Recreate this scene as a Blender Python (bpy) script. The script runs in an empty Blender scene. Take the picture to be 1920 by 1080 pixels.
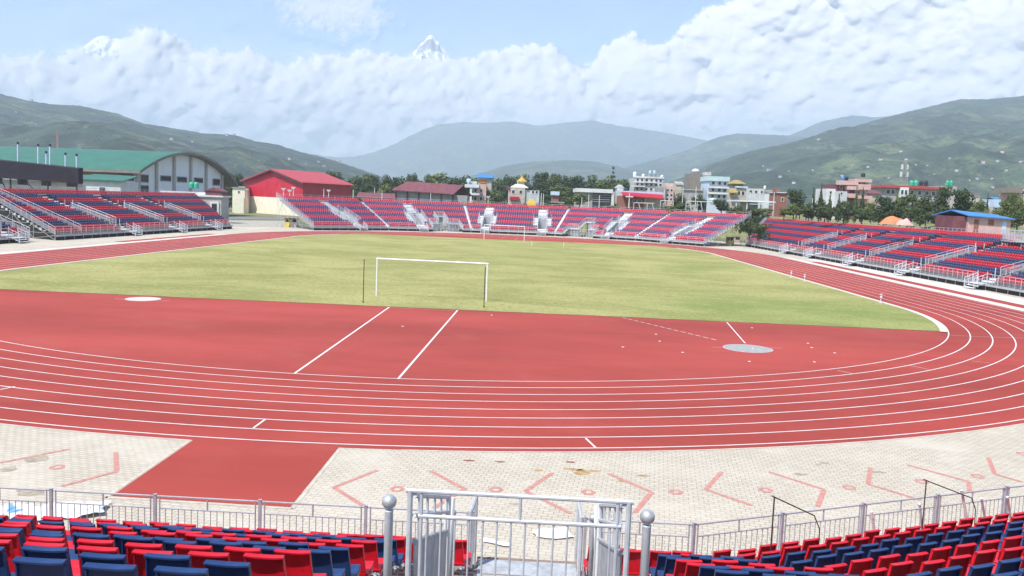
import bpy, bmesh, math, random
import numpy as np
from mathutils import Vector, Matrix, noise as mnoise

scene = bpy.context.scene
R = math.radians
random.seed(7)
rng = np.random.default_rng(11)

# ------------------------------------------------------------------ camera
CAM = np.array([7.8943, -113.9342, 7.3766])
FPX = 1673.74                       # focal length in pixels of a 1920 px wide frame
def cam_axes(yaw, pitch, roll):
    cy, sy, cp, sp = math.cos(yaw), math.sin(yaw), math.cos(pitch), math.sin(pitch)
    f = np.array([sy*cp, cy*cp, sp]); r = np.array([cy, -sy, 0.0]); u = np.cross(r, f)
    cr, sr = math.cos(roll), math.sin(roll)
    return cr*r + sr*u, -sr*r + cr*u, f
RX, UX, FX = cam_axes(-0.0389, -0.0987, 0.0398)
cd = bpy.data.cameras.new("camera"); cam = bpy.data.objects.new("camera", cd)
scene.collection.objects.link(cam); scene.camera = cam
cam.matrix_world = Matrix(((RX[0], UX[0], -FX[0], CAM[0]), (RX[1], UX[1], -FX[1], CAM[1]),
                           (RX[2], UX[2], -FX[2], CAM[2]), (0, 0, 0, 1)))
cd.sensor_width = 36; cd.lens = FPX*36/1920; cd.clip_start = 0.1; cd.clip_end = 80000
def P(u, v, d):
    """world point seen at photo pixel (u, v) at depth d metres: used to survey positions off the photo"""
    return CAM + d*((u-960)/FPX*RX - (v-540)/FPX*UX + FX)
def to_px(p):
    d = np.asarray(p, float) - CAM; z = d @ FX
    return 960 + FPX*(d @ RX)/z, 540 - FPX*(d @ UX)/z, z

# ------------------------------------------------------------------ sky, sun, exposure
SUN_EL, SUN_AZ = 57.0, 218.0        # azimuth clockwise from +Y (north): the sun stands behind the camera, to the left
sd = Vector((math.sin(R(SUN_AZ))*math.cos(R(SUN_EL)), math.cos(R(SUN_AZ))*math.cos(R(SUN_EL)), math.sin(R(SUN_EL))))
world = bpy.data.worlds.new("World"); scene.world = world; world.use_nodes = True
wn = world.node_tree; wn.nodes.clear()
wo = wn.nodes.new("ShaderNodeOutputWorld"); wb = wn.nodes.new("ShaderNodeBackground"); ws = wn.nodes.new("ShaderNodeTexSky")
ws.sky_type = 'NISHITA'; ws.sun_disc = False; ws.sun_elevation = R(SUN_EL); ws.sun_rotation = R(SUN_AZ)
ws.altitude = 800; ws.air_density = 1.0; ws.dust_density = 1.0; ws.ozone_density = 3.5
wb.inputs[1].default_value = 0.14
wn.links.new(ws.outputs[0], wb.inputs[0]); wn.links.new(wb.outputs[0], wo.inputs[0])
sl = bpy.data.lights.new("sun", 'SUN'); sl.energy = 4.2; sl.angle = R(0.5); sl.color = (1.0, 0.955, 0.88)
so = bpy.data.objects.new("sun", sl); scene.collection.objects.link(so)
so.rotation_euler = (-sd).to_track_quat('-Z', 'Y').to_euler(); so.location = (0, -60, 200)
scene.view_settings.view_transform = 'Standard'; scene.view_settings.look = 'None'
scene.view_settings.gamma = 1.0; scene.view_settings.exposure = 0.56
scene.render.engine = 'CYCLES'
scene.cycles.max_bounces = 6; scene.cycles.diffuse_bounces = 3; scene.cycles.glossy_bounces = 2
scene.cycles.transparent_max_bounces = 12; scene.cycles.volume_bounces = 2
scene.cycles.transmission_bounces = 2
scene.cycles.caustics_reflective = False; scene.cycles.caustics_refractive = False

# ------------------------------------------------------------------ helpers
COL = scene.collection
def tag(o, label=None, cat=None, group=None, kind=None):
    if label: o['label'] = label
    if cat: o['category'] = cat
    if group: o['group'] = group
    if kind: o['kind'] = kind
    return o
def empty(name, loc=(0, 0, 0), rz=0.0):
    o = bpy.data.objects.new(name, None); COL.objects.link(o); o.location = loc; o.rotation_euler = (0, 0, rz)
    o.empty_display_size = 0.3
    return o
def copy_tree(o, parent=None):
    c = o.copy(); COL.objects.link(c)
    if parent: c.parent = parent
    for ch in list(o.children): copy_tree(ch, c)
    return c

class MB:
    """collects shapes and links them as one mesh object"""
    def __init__(s): s.v = []; s.f = []; s.m = []; s.cur = 0
    def add(s, vs, fs):
        b = len(s.v); s.v.extend([tuple(map(float, x)) for x in vs])
        for f in fs: s.f.append(tuple(i+b for i in f)); s.m.append(s.cur)
    def quad(s, a, b, c, d): s.add([a, b, c, d], [(0, 1, 2, 3)])
    def hexa(s, p):   # 4 bottom (ccw) + 4 top
        s.add(p, [(3, 2, 1, 0), (4, 5, 6, 7), (0, 1, 5, 4), (1, 2, 6, 5), (2, 3, 7, 6), (3, 0, 4, 7)])
    def box(s, x0, x1, y0, y1, z0, z1):
        s.hexa([(x0, y0, z0), (x1, y0, z0), (x1, y1, z0), (x0, y1, z0), (x0, y0, z1), (x1, y0, z1), (x1, y1, z1), (x0, y1, z1)])
    def bar(s, a, b, r, n=6, r2=None):
        a, b = Vector(a), Vector(b); d = b-a
        if d.length < 1e-6: return
        d.normalize(); up = Vector((0, 0, 1)) if abs(d.z) < .95 else Vector((1, 0, 0))
        x = d.cross(up).normalized(); y = d.cross(x); r2 = r if r2 is None else r2
        vs = []
        for c, rr in ((a, r), (b, r2)):
            for i in range(n):
                t = 2*math.pi*(i+.5)/n; vs.append(c + x*math.cos(t)*rr + y*math.sin(t)*rr)
        fs = [(i, (i+1) % n, n+(i+1) % n, n+i) for i in range(n)] + [tuple(range(n))[::-1], tuple(range(n, 2*n))]
        s.add(vs, fs)
    def slab(s, a, b, c, d, h, up=(0, 0, 1)):
        u = Vector(up)*h; a, b, c, d = map(Vector, (a, b, c, d)); s.hexa([a, b, c, d, a+u, b+u, c+u, d+u])
    def lathe(s, prof, n=16, at=(0, 0, 0)):
        vs = []
        for r, z in prof:
            for i in range(n):
                t = 2*math.pi*i/n; vs.append((at[0]+r*math.cos(t), at[1]+r*math.sin(t), at[2]+z))
        fs = []
        for k in range(len(prof)-1):
            for i in range(n): fs.append((k*n+i, k*n+(i+1) % n, (k+1)*n+(i+1) % n, (k+1)*n+i))
        fs.append(tuple(range(n))[::-1]); fs.append(tuple(range((len(prof)-1)*n, len(prof)*n)))
        s.add(vs, fs)
    def poly(s, pts, z=None):
        s.add([(p[0], p[1], p[2] if z is None else z) for p in pts], [tuple(range(len(pts)))])
    def build(s, name, mats, parent=None, smooth=False, world=False):
        me = bpy.data.meshes.new(name); me.from_pydata(s.v, [], s.f)
        mats = mats if isinstance(mats, (list, tuple)) else [mats]
        for m in mats: me.materials.append(m)
        if len(mats) > 1: me.polygons.foreach_set('material_index', np.array(s.m, dtype=np.int32))
        if smooth: me.polygons.foreach_set('use_smooth', np.ones(len(s.f), dtype=bool))
        me.update()
        o = bpy.data.objects.new(name, me); COL.objects.link(o)
        if parent: o.parent = parent
        return o

# ------------------------------------------------------------------ materials
def new_mat(name):
    m = bpy.data.materials.new(name); m.use_nodes = True; nt = m.node_tree
    b = nt.nodes['Principled BSDF']; return m, nt, b
def mix(nt, a, b, fac, mode='MIX'):
    n = nt.nodes.new('ShaderNodeMix'); n.data_type = 'RGBA'; n.blend_type = mode
    for k, x in ((0, fac), (6, a), (7, b)):
        if hasattr(x, 'is_linked') or isinstance(x, bpy.types.NodeSocket): nt.links.new(x, n.inputs[k])
        elif k == 0: n.inputs[0].default_value = x
        else: n.inputs[k].default_value = (*x, 1)
    return n.outputs[2]
def noise(nt, scale, detail=4, rough=.6, coord='Object', stretch=None, dist=0.0, rotz=0.0):
    t = nt.nodes.new('ShaderNodeTexCoord'); n = nt.nodes.new('ShaderNodeTexNoise')
    n.inputs['Scale'].default_value = scale; n.inputs['Detail'].default_value = detail
    n.inputs['Roughness'].default_value = rough; n.inputs['Distortion'].default_value = dist
    src = t.outputs[coord]
    if stretch or rotz:
        mp = nt.nodes.new('ShaderNodeMapping'); mp.inputs['Scale'].default_value = stretch or (1, 1, 1)
        mp.inputs['Rotation'].default_value = (0, 0, rotz); nt.links.new(src, mp.inputs[0]); src = mp.outputs[0]
    nt.links.new(src, n.inputs['Vector']); return n.outputs['Fac']
def ramp(nt, fac, lo, hi):
    n = nt.nodes.new('ShaderNodeMapRange'); n.interpolation_type = 'SMOOTHSTEP'
    nt.links.new(fac, n.inputs[0]); n.inputs[1].default_value = lo; n.inputs[2].default_value = hi
    return n.outputs[0]
def bump(nt, b, h, strength=.3, dist=.05):
    n = nt.nodes.new('ShaderNodeBump'); n.inputs['Strength'].default_value = strength; n.inputs['Distance'].default_value = dist
    nt.links.new(h, n.inputs['Height']); nt.links.new(n.outputs[0], b.inputs['Normal'])
def math2(nt, op, a, b=None, c=None):
    n = nt.nodes.new('ShaderNodeMath'); n.operation = op
    for k, x in enumerate((a, b, c)):
        if x is None: continue
        if isinstance(x, bpy.types.NodeSocket): nt.links.new(x, n.inputs[k])
        else: n.inputs[k].default_value = x
    return n.outputs[0]
def plain(name, col, rough=.6, var=.15, scale=3.0, metal=0.0, spec=.5, detail=5, dirt=None):
    """one colour broken up by two scales of noise"""
    m, nt, b = new_mat(name)
    dk = tuple(c*(1-var) for c in col); lt = tuple(min(1, c*(1+var)) for c in col)
    c = mix(nt, dk, lt, ramp(nt, noise(nt, scale, detail), .3, .7))
    if dirt: c = mix(nt, c, dirt, ramp(nt, noise(nt, scale*.35, 6, .7), .55, .8))
    nt.links.new(c, b.inputs['Base Color']); b.inputs['Roughness'].default_value = rough
    b.inputs['Metallic'].default_value = metal; b.inputs['Specular IOR Level'].default_value = spec
    return m
M = {}
M['galv'] = plain('galvanised_steel', (.56, .58, .61), .5, .12, 9, .15, dirt=(.43, .45, .47))
M['galv_matt'] = plain('galvanised_grating', (.46, .48, .50), .6, .2, 5, .2)
M['alu'] = plain('aluminium_tread', (.86, .865, .87), .5, .06, 3, .0)
M['deck'] = plain('plywood_deck', (.24, .17, .13), .8, .25, 4, dirt=(.36, .32, .28))
M['fascia'] = plain('grey_fascia', (.42, .43, .45), .6, .12, 2)
M['dark_steel'] = plain('dark_rusty_steel', (.045, .030, .024), .6, .4, 12)
M['red'] = plain('red_seat_plastic', (.60, .008, .022), .38, .12, 9, spec=.4, dirt=(.52, .05, .06))
M['blue'] = plain('navy_seat_plastic', (.018, .048, .150), .40, .15, 9, spec=.4, dirt=(.045, .075, .17))
M['white'] = plain('white_paint', (.78, .78, .76), .45, .06, 5)
M['black_under'] = plain('skirt_and_shade_black', (.03, .03, .03), .9, .3, 3)  # black of the front skirt and of the painted shade at stand ends
M['conc'] = plain('weathered_concrete', (.42, .40, .37), .85, .18, 2.0, dirt=(.28, .26, .23))
M['cream'] = plain('cream_render', (.80, .76, .62), .8, .06, 1.0)
M['wht_wall'] = plain('white_render', (.54, .55, .56), .8, .12, .6, dirt=(.40, .40, .40))
M['pale_white'] = plain('off_white_render', (.66, .66, .65), .8, .1, .6, dirt=(.50, .50, .49))
M['red_mass'] = plain('deep_red_seats', (.50, .008, .028), .4, .12, 3)
M['blue_mass'] = plain('deep_navy_seats', (.028, .045, .130), .4, .12, 3)
M['red_glare'] = plain('glare_paled_red_seats', (.60, .045, .090), .45, .12, 3)  # far-stand red made paler and pinker: glare and sheen put into the colour
M['blue_glare'] = plain('glare_paled_navy_seats', (.095, .075, .190), .45, .12, 3)  # navy of the far stand with the same glare mixed in
M['fence'] = plain('weathered_galvanised_fence', (.40, .42, .46), .5, .14, 9, .15, dirt=(.30, .31, .33))
M['pillar'] = plain('grey_beige_pillar', (.44, .40, .36), .8, .1, 1.0)
M['glass'] = plain('dark_window_glass', (.035, .04, .05), .12, .3, .6)
M['red_wall'] = plain('red_cladding', (.44, .012, .040), .55, .08, .5)
M['red_roof'] = plain('red_sheet_roof', (.50, .055, .060), .5, .12, .8)
M['maroon'] = plain('maroon_sheet_roof', (.19, .062, .072), .6, .2, .9, dirt=(.24, .12, .12))
M['green_roof'] = plain('green_sheet_roof', (.045, .160, .112), .5, .10, .4)
M['blue_roof'] = plain('blue_sheet_roof', (.06, .22, .52), .5, .12, .8)
M['taupe'] = plain('taupe_concrete', (.24, .21, .18), .8, .12, 1.0)
M['black_cloth'] = plain('black_shade_cloth', (.022, .018, .030), .9, .25, .8)
M['brick'] = plain('red_brick', (.30, .12, .085), .85, .25, 6)
M['pink'] = plain('pink_render', (.62, .40, .36), .8, .12, .8)
M['teal'] = plain('pale_teal_render', (.50, .66, .68), .8, .1, .8)
M['ltblue'] = plain('pale_blue_render', (.52, .62, .74), .8, .1, .8)
M['beige'] = plain('beige_render', (.50, .44, .36), .8, .15, .8, dirt=(.36, .32, .27))
M['greywall'] = plain('grey_render', (.36, .35, .34), .85, .18, .8)
M['gold'] = plain('gilded_roof', (.62, .36, .06), .45, .15, 1)
M['olive'] = plain('ochre_roof', (.36, .27, .09), .6, .15, 1)
M['yellow'] = plain('yellow_sheet', (.80, .62, .10), .6, .08, 1)
M['tank_green'] = plain('green_plastic_tank', (.05, .42, .26), .4, .1, 2)
M['tank_black'] = plain('black_plastic_tank', (.025, .025, .03), .4, .2, 2)
M['tank_blue'] = plain('blue_plastic_tank', (.05, .22, .50), .4, .1, 2)
M['orange'] = plain('orange_tarpaulin', (.70, .22, .09), .7, .1, 1)
M['bark'] = plain('tree_bark', (.10, .075, .055), .9, .3, 3)
def leaf_mat(name, col):
    m, nt, b = new_mat(name)
    oi = nt.nodes.new('ShaderNodeObjectInfo')
    c = mix(nt, tuple(x*.5 for x in col), tuple(x*1.5 for x in col), ramp(nt, noise(nt, .55, 3), .3, .72))
    c = mix(nt, c, (col[0]*1.6, col[1]*1.25, col[2]*.9), math2(nt, 'MULTIPLY', oi.outputs['Random'], .5))
    nt.links.new(c, b.inputs['Base Color']); b.inputs['Roughness'].default_value = .7
    b.inputs['Specular IOR Level'].default_value = .2
    return m
M['leaf'] = leaf_mat('broadleaf_foliage', (.080, .122, .046))
M['leaf_dark'] = leaf_mat('dark_foliage', (.054, .086, .038))
M['leaf_light'] = leaf_mat('pale_foliage', (.125, .170, .055))

# ground surfaces
def track_mat(name, col, spots=True):
    m, nt, b = new_mat(name)
    c = mix(nt, tuple(x*.76 for x in col), tuple(x*1.12 for x in col), ramp(nt, noise(nt, .07, 6, .65, stretch=(.6, 1.6, 1)), .3, .7))
    c = mix(nt, c, (col[0]*1.06, col[1]*1.7, col[2]*1.8), math2(nt, 'MULTIPLY', ramp(nt, noise(nt, .22, 5, .65), .5, .8), .5))
    c = mix(nt, c, tuple(x*.78 for x in col), math2(nt, 'MULTIPLY', ramp(nt, noise(nt, .12, 6, .7, stretch=(.5, 1.5, 1), dist=1.5), .58, .8), .5))
    c = mix(nt, tuple(x*.8 for x in col), c, ramp(nt, noise(nt, 26, 2), .22, .5))
    c = mix(nt, c, (col[0]*.62, col[1]*.7, col[2]*.8), math2(nt, 'MULTIPLY', ramp(nt, noise(nt, .28, 8, .8, stretch=(.35, 1.6, 1), dist=2.0), .60, .72), .45))
    c = mix(nt, c, (col[0]*1.15, col[1]*2.0, col[2]*2.1), math2(nt, 'MULTIPLY', ramp(nt, noise(nt, .9, 7, .8, stretch=(.4, 1.3, 1)), .62, .74), .4))
    nt.links.new(c, b.inputs['Base Color']); b.inputs['Roughness'].default_value = .85
    b.inputs['Specular IOR Level'].default_value = .25
    bump(nt, b, noise(nt, 60, 2), .25, .01)
    return m
M['track'] = track_mat('red_polyurethane_track', (.375, .058, .044))
M['track_d'] = track_mat('red_polyurethane_apron', (.385, .064, .050))
M['line'] = plain('white_line_paint', (.74, .72, .70), .6, .08, 1.5, dirt=(.55, .46, .44))
M['line_faint'] = plain('worn_line_paint', (.62, .40, .37), .7, .15, 1.5)
def grass_mat():
    m, nt, b = new_mat('dry_turf')
    g = (.280, .285, .098); y = (.415, .395, .160); k = (.22, .27, .08)
    c = mix(nt, g, y, ramp(nt, noise(nt, .10, 6, .68, stretch=(.8, 1.1, 1), dist=.6), .36, .64))
    c = mix(nt, c, k, math2(nt, 'MULTIPLY', ramp(nt, noise(nt, .055, 4, .6), .52, .74), .75))
    c = mix(nt, c, (.50, .46, .25), math2(nt, 'MULTIPLY', ramp(nt, noise(nt, .7, 6, .75, stretch=(.7, 1.2, 1)), .54, .70), .8))
    c = mix(nt, c, (.10, .135, .04), math2(nt, 'MULTIPLY', ramp(nt, noise(nt, 1.3, 5, .7), .60, .74), .55))
    c = mix(nt, tuple(x*.66 for x in g), c, ramp(nt, noise(nt, 3.2, 6, .8), .34, .52))
    c = mix(nt, c, (.47, .44, .22), math2(nt, 'MULTIPLY', ramp(nt, noise(nt, 2.1, 6, .8, stretch=(.6, 1.2, 1)), .55, .66), .6))
    # the greener strip the sprinklers reach near the right tip of the field
    t = nt.nodes.new('ShaderNodeTexCoord'); d = nt.nodes.new('ShaderNodeVectorMath'); d.operation = 'DISTANCE'
    nt.links.new(t.outputs['Object'], d.inputs[0]); d.inputs[1].default_value = (29, -49, 0)
    c = mix(nt, c, (.12, .24, .045), math2(nt, 'MULTIPLY', ramp(nt, math2(nt, 'ADD', d.outputs['Value'], math2(nt, 'MULTIPLY', noise(nt, .3, 4), 10)), 24, 7), .3))
    nt.links.new(c, b.inputs['Base Color']); b.inputs['Roughness'].default_value = .95; b.inputs['Specular IOR Level'].default_value = .1
    bump(nt, b, noise(nt, 14, 4, .7), .9, .06)
    return m
M['grass'] = grass_mat()
def paving_mat():
    m, nt, b = new_mat('cream_paver_blocks')
    t = nt.nodes.new('ShaderNodeTexCoord'); mp = nt.nodes.new('ShaderNodeMapping'); mp.inputs['Rotation'].default_value = (0, 0, .12)
    nt.links.new(t.outputs['Object'], mp.inputs[0])
    w = nt.nodes.new('ShaderNodeTexNoise'); w.inputs['Scale'].default_value = 4; nt.links.new(mp.outputs[0], w.inputs[0])
    mx = nt.nodes.new('ShaderNodeMix'); mx.data_type = 'VECTOR'; mx.inputs[0].default_value = .03
    nt.links.new(mp.outputs[0], mx.inputs[4]); nt.links.new(w.outputs[1], mx.inputs[5])
    br = nt.nodes.new('ShaderNodeTexBrick'); nt.links.new(mx.outputs[1], br.inputs['Vector'])
    br.inputs['Color1'].default_value = (.56, .50, .41, 1); br.inputs['Color2'].default_value = (.49, .435, .35, 1)
    br.inputs['Mortar'].default_value = (.29, .255, .205, 1); br.inputs['Scale'].default_value = 1.0
    br.inputs['Mortar Size'].default_value = .012; br.inputs['Mortar Smooth'].default_value = .4
    br.inputs['Brick Width'].default_value = .24; br.inputs['Row Height'].default_value = .16
    br.offset = .5
    c = mix(nt, br.outputs['Color'], (.60, .55, .46), math2(nt, 'MULTIPLY', ramp(nt, noise(nt, .35, 5, .65), .45, .7), .6))
    c = mix(nt, c, (.40, .36, .29), math2(nt, 'MULTIPLY', ramp(nt, noise(nt, .5, 6, .7, dist=.8), .58, .76), .55))
    c = mix(nt, c, (.62, .565, .48), math2(nt, 'MULTIPLY', ramp(nt, noise(nt, .11, 3), .5, .7), .5))
    c = mix(nt, (.30, .27, .22), c, ramp(nt, noise(nt, 5, 4, .8), .24, .40))
    nt.links.new(c, b.inputs['Base Color']); b.inputs['Roughness'].default_value = .9; b.inputs['Specular IOR Level'].default_value = .2
    bump(nt, b, br.outputs['Fac'], .35, -.01)
    return m
M['paving'] = paving_mat()
M['paver_pink'] = plain('pink_paver_blocks', (.50, .235, .195), .9, .16, 7, dirt=(.52, .36, .30))
def ground_mat():
    m, nt, b = new_mat('rough_ground')
    c = mix(nt, (.075, .105, .035), (.20, .19, .09), ramp(nt, noise(nt, .02, 6, .65), .35, .65))
    c = mix(nt, c, (.33, .29, .22), math2(nt, 'MULTIPLY', ramp(nt, noise(nt, .06, 5, .7), .55, .7), .8))
    nt.links.new(c, b.inputs['Base Color']); b.inputs['Roughness'].default_value = .95
    return m
M['ground'] = ground_mat()
def hill_mat(name, forest, meadow, soil, mscale, soil_amt):
    m, nt, b = new_mat(name)
    c = mix(nt, forest, tuple(x*1.9 for x in forest), ramp(nt, noise(nt, mscale*3.2, 6, .72), .35, .7))
    c = mix(nt, c, meadow, ramp(nt, noise(nt, mscale*1.6, 8, .78, dist=.6), .49, .60))
    c = mix(nt, c, soil, math2(nt, 'MULTIPLY', ramp(nt, noise(nt, mscale*2.3, 7, .75, dist=.5), .60, .70), soil_amt))
    c = mix(nt, tuple(x*.55 for x in forest), c, ramp(nt, noise(nt, .016, 8, .82), .40, .56))
    c = mix(nt, c, tuple(x*1.5 for x in meadow), math2(nt, 'MULTIPLY', ramp(nt, noise(nt, mscale*5, 8, .8, stretch=(1, .4, 2.5)), .58, .70), .7))
    nt.links.new(c, b.inputs['Base Color']); b.inputs['Roughness'].default_value = .95; b.inputs['Specular IOR Level'].default_value = .1
    bump(nt, b, noise(nt, .03, 6, .8), 1.0, 22)
    return m
M['hill'] = hill_mat('wooded_hillside', (.048, .072, .046), (.19, .22, .115), (.24, .17, .11), .0030, .35)
M['hill_green'] = hill_mat('terraced_hillside', (.050, .078, .044), (.20, .245, .11), (.22, .19, .11), .0024, .30)
M['hill_bare'] = hill_mat('cleared_hillside', (.030, .050, .022), (.17, .16, .075), (.30, .19, .12), .008, .9)

# ------------------------------------------------------------------ ground, paving, track
def G(u, v, z=0.0):
    d = (u-960)/FPX*RX - (v-540)/FPX*UX + FX
    t = (z-CAM[2])/d[2]; q = CAM + d*t
    return (q[0], q[1], z)
def disc(r, z, n=96):
    return [(r*math.cos(2*math.pi*i/n), r*math.sin(2*math.pi*i/n), z) for i in range(n)]
b = MB(); b.poly(disc(8600, -0.03)); tag(b.build('ground', M['ground']), kind='structure')
b = MB(); b.poly([(-74, -150, 0), (74, -150, 0), (74, 62, 0), (40, 92, 0), (-38, 92, 0), (-46, 64, 0), (-62, 58, 0), (-74, 40, 0)])
tag(b.build('paving', M['paving']), kind='structure')

YN, YF, RN, RF, XF, LN = -42.2, 28.0, 36.5, 34.0, 0.5, 1.22
def loop(off, n=48):
    """outline of the oval, off metres outside the inner edge of lane one; counter-clockwise from the left end of the near bend"""
    p = [((RN+off)*math.cos(t), YN+(RN+off)*math.sin(t)) for t in np.linspace(math.pi, 2*math.pi, n)]
    p += [(RN+off+(XF+RF-RN)*k, YN+(YF-YN)*k) for k in np.linspace(0, 1, 14)[1:-1]]
    p += [(XF+(RF+off)*math.cos(t), YF+(RF+off)*math.sin(t)) for t in np.linspace(0, math.pi, n)]
    p += [(-(RN+off)+(XF-RF+RN)*k, YN+(YF-YN)*k) for k in np.linspace(1, 0, 14)[1:-1]]
    return p
def ring(mb, o0, o1, z, n=48, keep=None):
    a, c = loop(o0, n), loop(o1, n); N = len(a)
    for i in range(N):
        j = (i+1) % N
        if keep and not keep(a[i], a[j]): continue
        mb.quad((*a[i], z), (*c[i], z), (*c[j], z), (*a[j], z))
DL, DF = -55.7, 49.3                # the straight edges where the turf meets the red aprons
b = MB(); ring(b, 0, 10.12, .004, 96); tag(b.build('running_track', M['track']), kind='structure')
def arc_cut(cx, cy, r, y, near):
    xs = math.sqrt(r*r-(y-cy)**2); a0 = math.atan2(y-cy, xs)
    if near: ts = np.linspace(math.pi-a0, 2*math.pi+a0, 60)
    else: ts = np.linspace(a0, math.pi-a0, 60)
    return [(cx+r*math.cos(t), cy+r*math.sin(t)) for t in ts]
b = MB(); b.poly(arc_cut(0, YN, RN, DL, True), .004); tag(b.build('throwing_apron', M['track_d']), kind='structure')
b = MB(); b.poly(arc_cut(XF, YF, RF, DF, False), .004); tag(b.build('far_apron', M['track_d']), kind='structure')
# turf: everything inside the kerb between the two aprons
inn = loop(-.32, 72)
pts = [p for p in inn if DL <= p[1] <= DF]
nr = arc_cut(0, YN, RN-.32, DL, True); fr = arc_cut(XF, YF, RF-.32, DF, False)
right = sorted([p for p in pts if p[0] > 0], key=lambda p: p[1]); left = sorted([p for p in pts if p[0] < 0], key=lambda p: -p[1])
turf = [(nr[-1][0], DL)] + right + [(fr[0][0], DF), (fr[-1][0], DF)] + left + [(nr[0][0], DL)]
def wavy(p, q, amp, n=110):         # the worn edge of the turf
    return [(p[0]+(q[0]-p[0])*k, p[1]+(q[1]-p[1])*k + amp*(mnoise.noise((k*60, p[1], 0))+.6*mnoise.noise((k*9, p[1], 3)))) for k in np.linspace(0, 1, n)[1:-1]]
turf += wavy(turf[-1], turf[0], .13)
b = MB(); b.poly(turf, .022); tag(b.build('turf_field', M['grass']), kind='structure')
b = MB()
def kerb(mb, o0, o1, h, keep):
    a, c = loop(o0, 72), loop(o1, 72); N = len(a)
    for i in range(N):
        j = (i+1) % N
        if not keep(a[i]) or not keep(a[j]): continue
        mb.quad((*a[i], h), (*c[i], h), (*c[j], h), (*a[j], h)); mb.quad((*c[i], 0), (*c[j], 0), (*c[j], h), (*c[i], h))
        mb.quad((*a[j], 0), (*a[i], 0), (*a[i], h), (*a[j], h))
kerb(b, -.50, -.10, .055, lambda p: DL-.6 < p[1] < 44 and (p[0] > 0 or p[1] > -50))
M['kerbm'] = plain('pale_kerb', (.62, .58, .50), .8, .12, 2)
tag(b.build('kerb', M['kerbm']), kind='structure')
b = MB()
for i in range(9): ring(b, i*LN-.035, i*LN+.035, .009, 120)
def seg(mb, p, q, w, z):
    p, q = np.array(p[:2]), np.array(q[:2]); d = (q-p)/np.linalg.norm(q-p); n = np.array([-d[1], d[0]])*w/2
    mb.quad((*(p-n), z), (*(q-n), z), (*(q+n), z), (*(p+n), z))
for a, c, w in [((-2.17, -78.62), (-2.40, -55.9), .10), ((2.08, -78.72), (2.12, -55.9), .10), ((18.95, -64.77), (19.67, -55.95), .07),]:
    seg(b, a, c, w, .011)
for k in range(14): # dashed sector line
    p0 = np.array((12.9, -55.9)); p1 = np.array((17.6, -64.2)); a = p0+(p1-p0)*(k/14); c = p0+(p1-p0)*((k+.72)/14); seg(b, a, c, .07, .011)
for u0, v0, u1, v1 in [(475, 803, 497, 787), (1098, 822, 1117, 840), (0, 731, 28, 725)]: seg(b, G(u0, v0), G(u1, v1), .07, .011)
tag(b.build('track_lines', M['line']), kind='structure')
b = MB()
seg(b, (-2.3, -56.15), (2.2, -56.3), .06, .0105)
for u0, v0, u1, v1 in [(1335, 651, 1357, 652), (1443, 652, 1467, 653), (216, 560, 234, 562), (299, 564, 319, 564.5), (272, 554, 276, 553.5), (1570, 695, 1600, 701), (1702, 685, 1742, 693), (1822, 677, 1856, 681),
                       (1783, 629, 1822, 631), (1822, 631, 1920, 634), (985, 449.5, 1003, 445), (965, 450.5, 972, 446), (938, 447, 952, 443)]:
    seg(b, G(u0, v0), G(u1, v1), .07, .0105)
tag(b.build('worn_marks', M['line_faint']), kind='structure')
# throwing circles
def circle_pad(name, c, r, m, label):
    o = empty(name, (c[0], c[1], 0)); tag(o, label, 'throwing circle')
    p = MB(); p.lathe([(r, .004), (r, .016), (r-.04, .018)], 40); p.build('slab', m, o)
    p = MB(); n = 40
    for i in range(n):
        a0, a1 = 2*math.pi*i/n, 2*math.pi*(i+1)/n
        p.hexa([(r*math.cos(a0), r*math.sin(a0), .004), ((r+.05)*math.cos(a0), (r+.05)*math.sin(a0), .004), ((r+.05)*math.cos(a1), (r+.05)*math.sin(a1), .004), (r*math.cos(a1), r*math.sin(a1), .004),
                (r*math.cos(a0), r*math.sin(a0), .024), ((r+.05)*math.cos(a0), (r+.05)*math.sin(a0), .024), ((r+.05)*math.cos(a1), (r+.05)*math.sin(a1), .024), (r*math.cos(a1), r*math.sin(a1), .024)])
    p.build('rim', M['galv'], o)
    return o
M['slab_grey'] = plain('grey_concrete_slab', (.34, .34, .33), .85, .12, 2.5)
M['slab_pale'] = plain('pale_concrete_slab', (.62, .52, .47), .85, .1, 2.5)
pad = circle_pad('throwing_circle', (18.7, -66.6), 1.25, M['slab_grey'], 'grey concrete throwing circle set in the red apron')
p = MB(); p.bar((.18, -.35, .01), (.18, -.35, .14), .02); p.build('stop_peg', M['white'], pad)
circle_pad('throwing_circle', (-18.2, -57.45), 1.05, M['slab_pale'], 'pale pinkish throwing circle on the red apron close to the turf')
# red strips beside the straights and the red approach through the paving
def strip(mb, o0, o1, y0, y1, side, z):
    for k in range(20):
        ya, yb = y0+(y1-y0)*k/20, y0+(y1-y0)*(k+1)/20
        def X(y, o):
            t = (y-YN)/(YF-YN); return (RN+o+(XF+RF-RN)*t) if side > 0 else (-(RN+o)+(XF-RF+RN)*t)
        q = [(X(ya, o0), ya, z), (X(ya, o1), ya, z), (X(yb, o1), yb, z), (X(yb, o0), yb, z)]
        mb.quad(*(q if side > 0 else q[::-1]))
b = MB(); strip(b, 11.5, 13.1, -47, 19, 1, .005); strip(b, 11.5, 12.9, -2, 27, -1, .005); tag(b.build('warm_up_strip', M['track']), kind='structure')
b = MB(); strip(b, 10.12, 11.5, -47, 28, 1, .005); strip(b, 10.12, 11.5, -60, 28, -1, .005); strip(b, 13.1, 16.4, -47, 28, 1, .005)
M['pale_conc'] = plain('pale_concrete_path', (.60, .57, .51), .9, .1, .5, dirt=(.50, .46, .40))
tag(b.build('concrete_path', M['pale_conc']), kind='structure')
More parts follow.
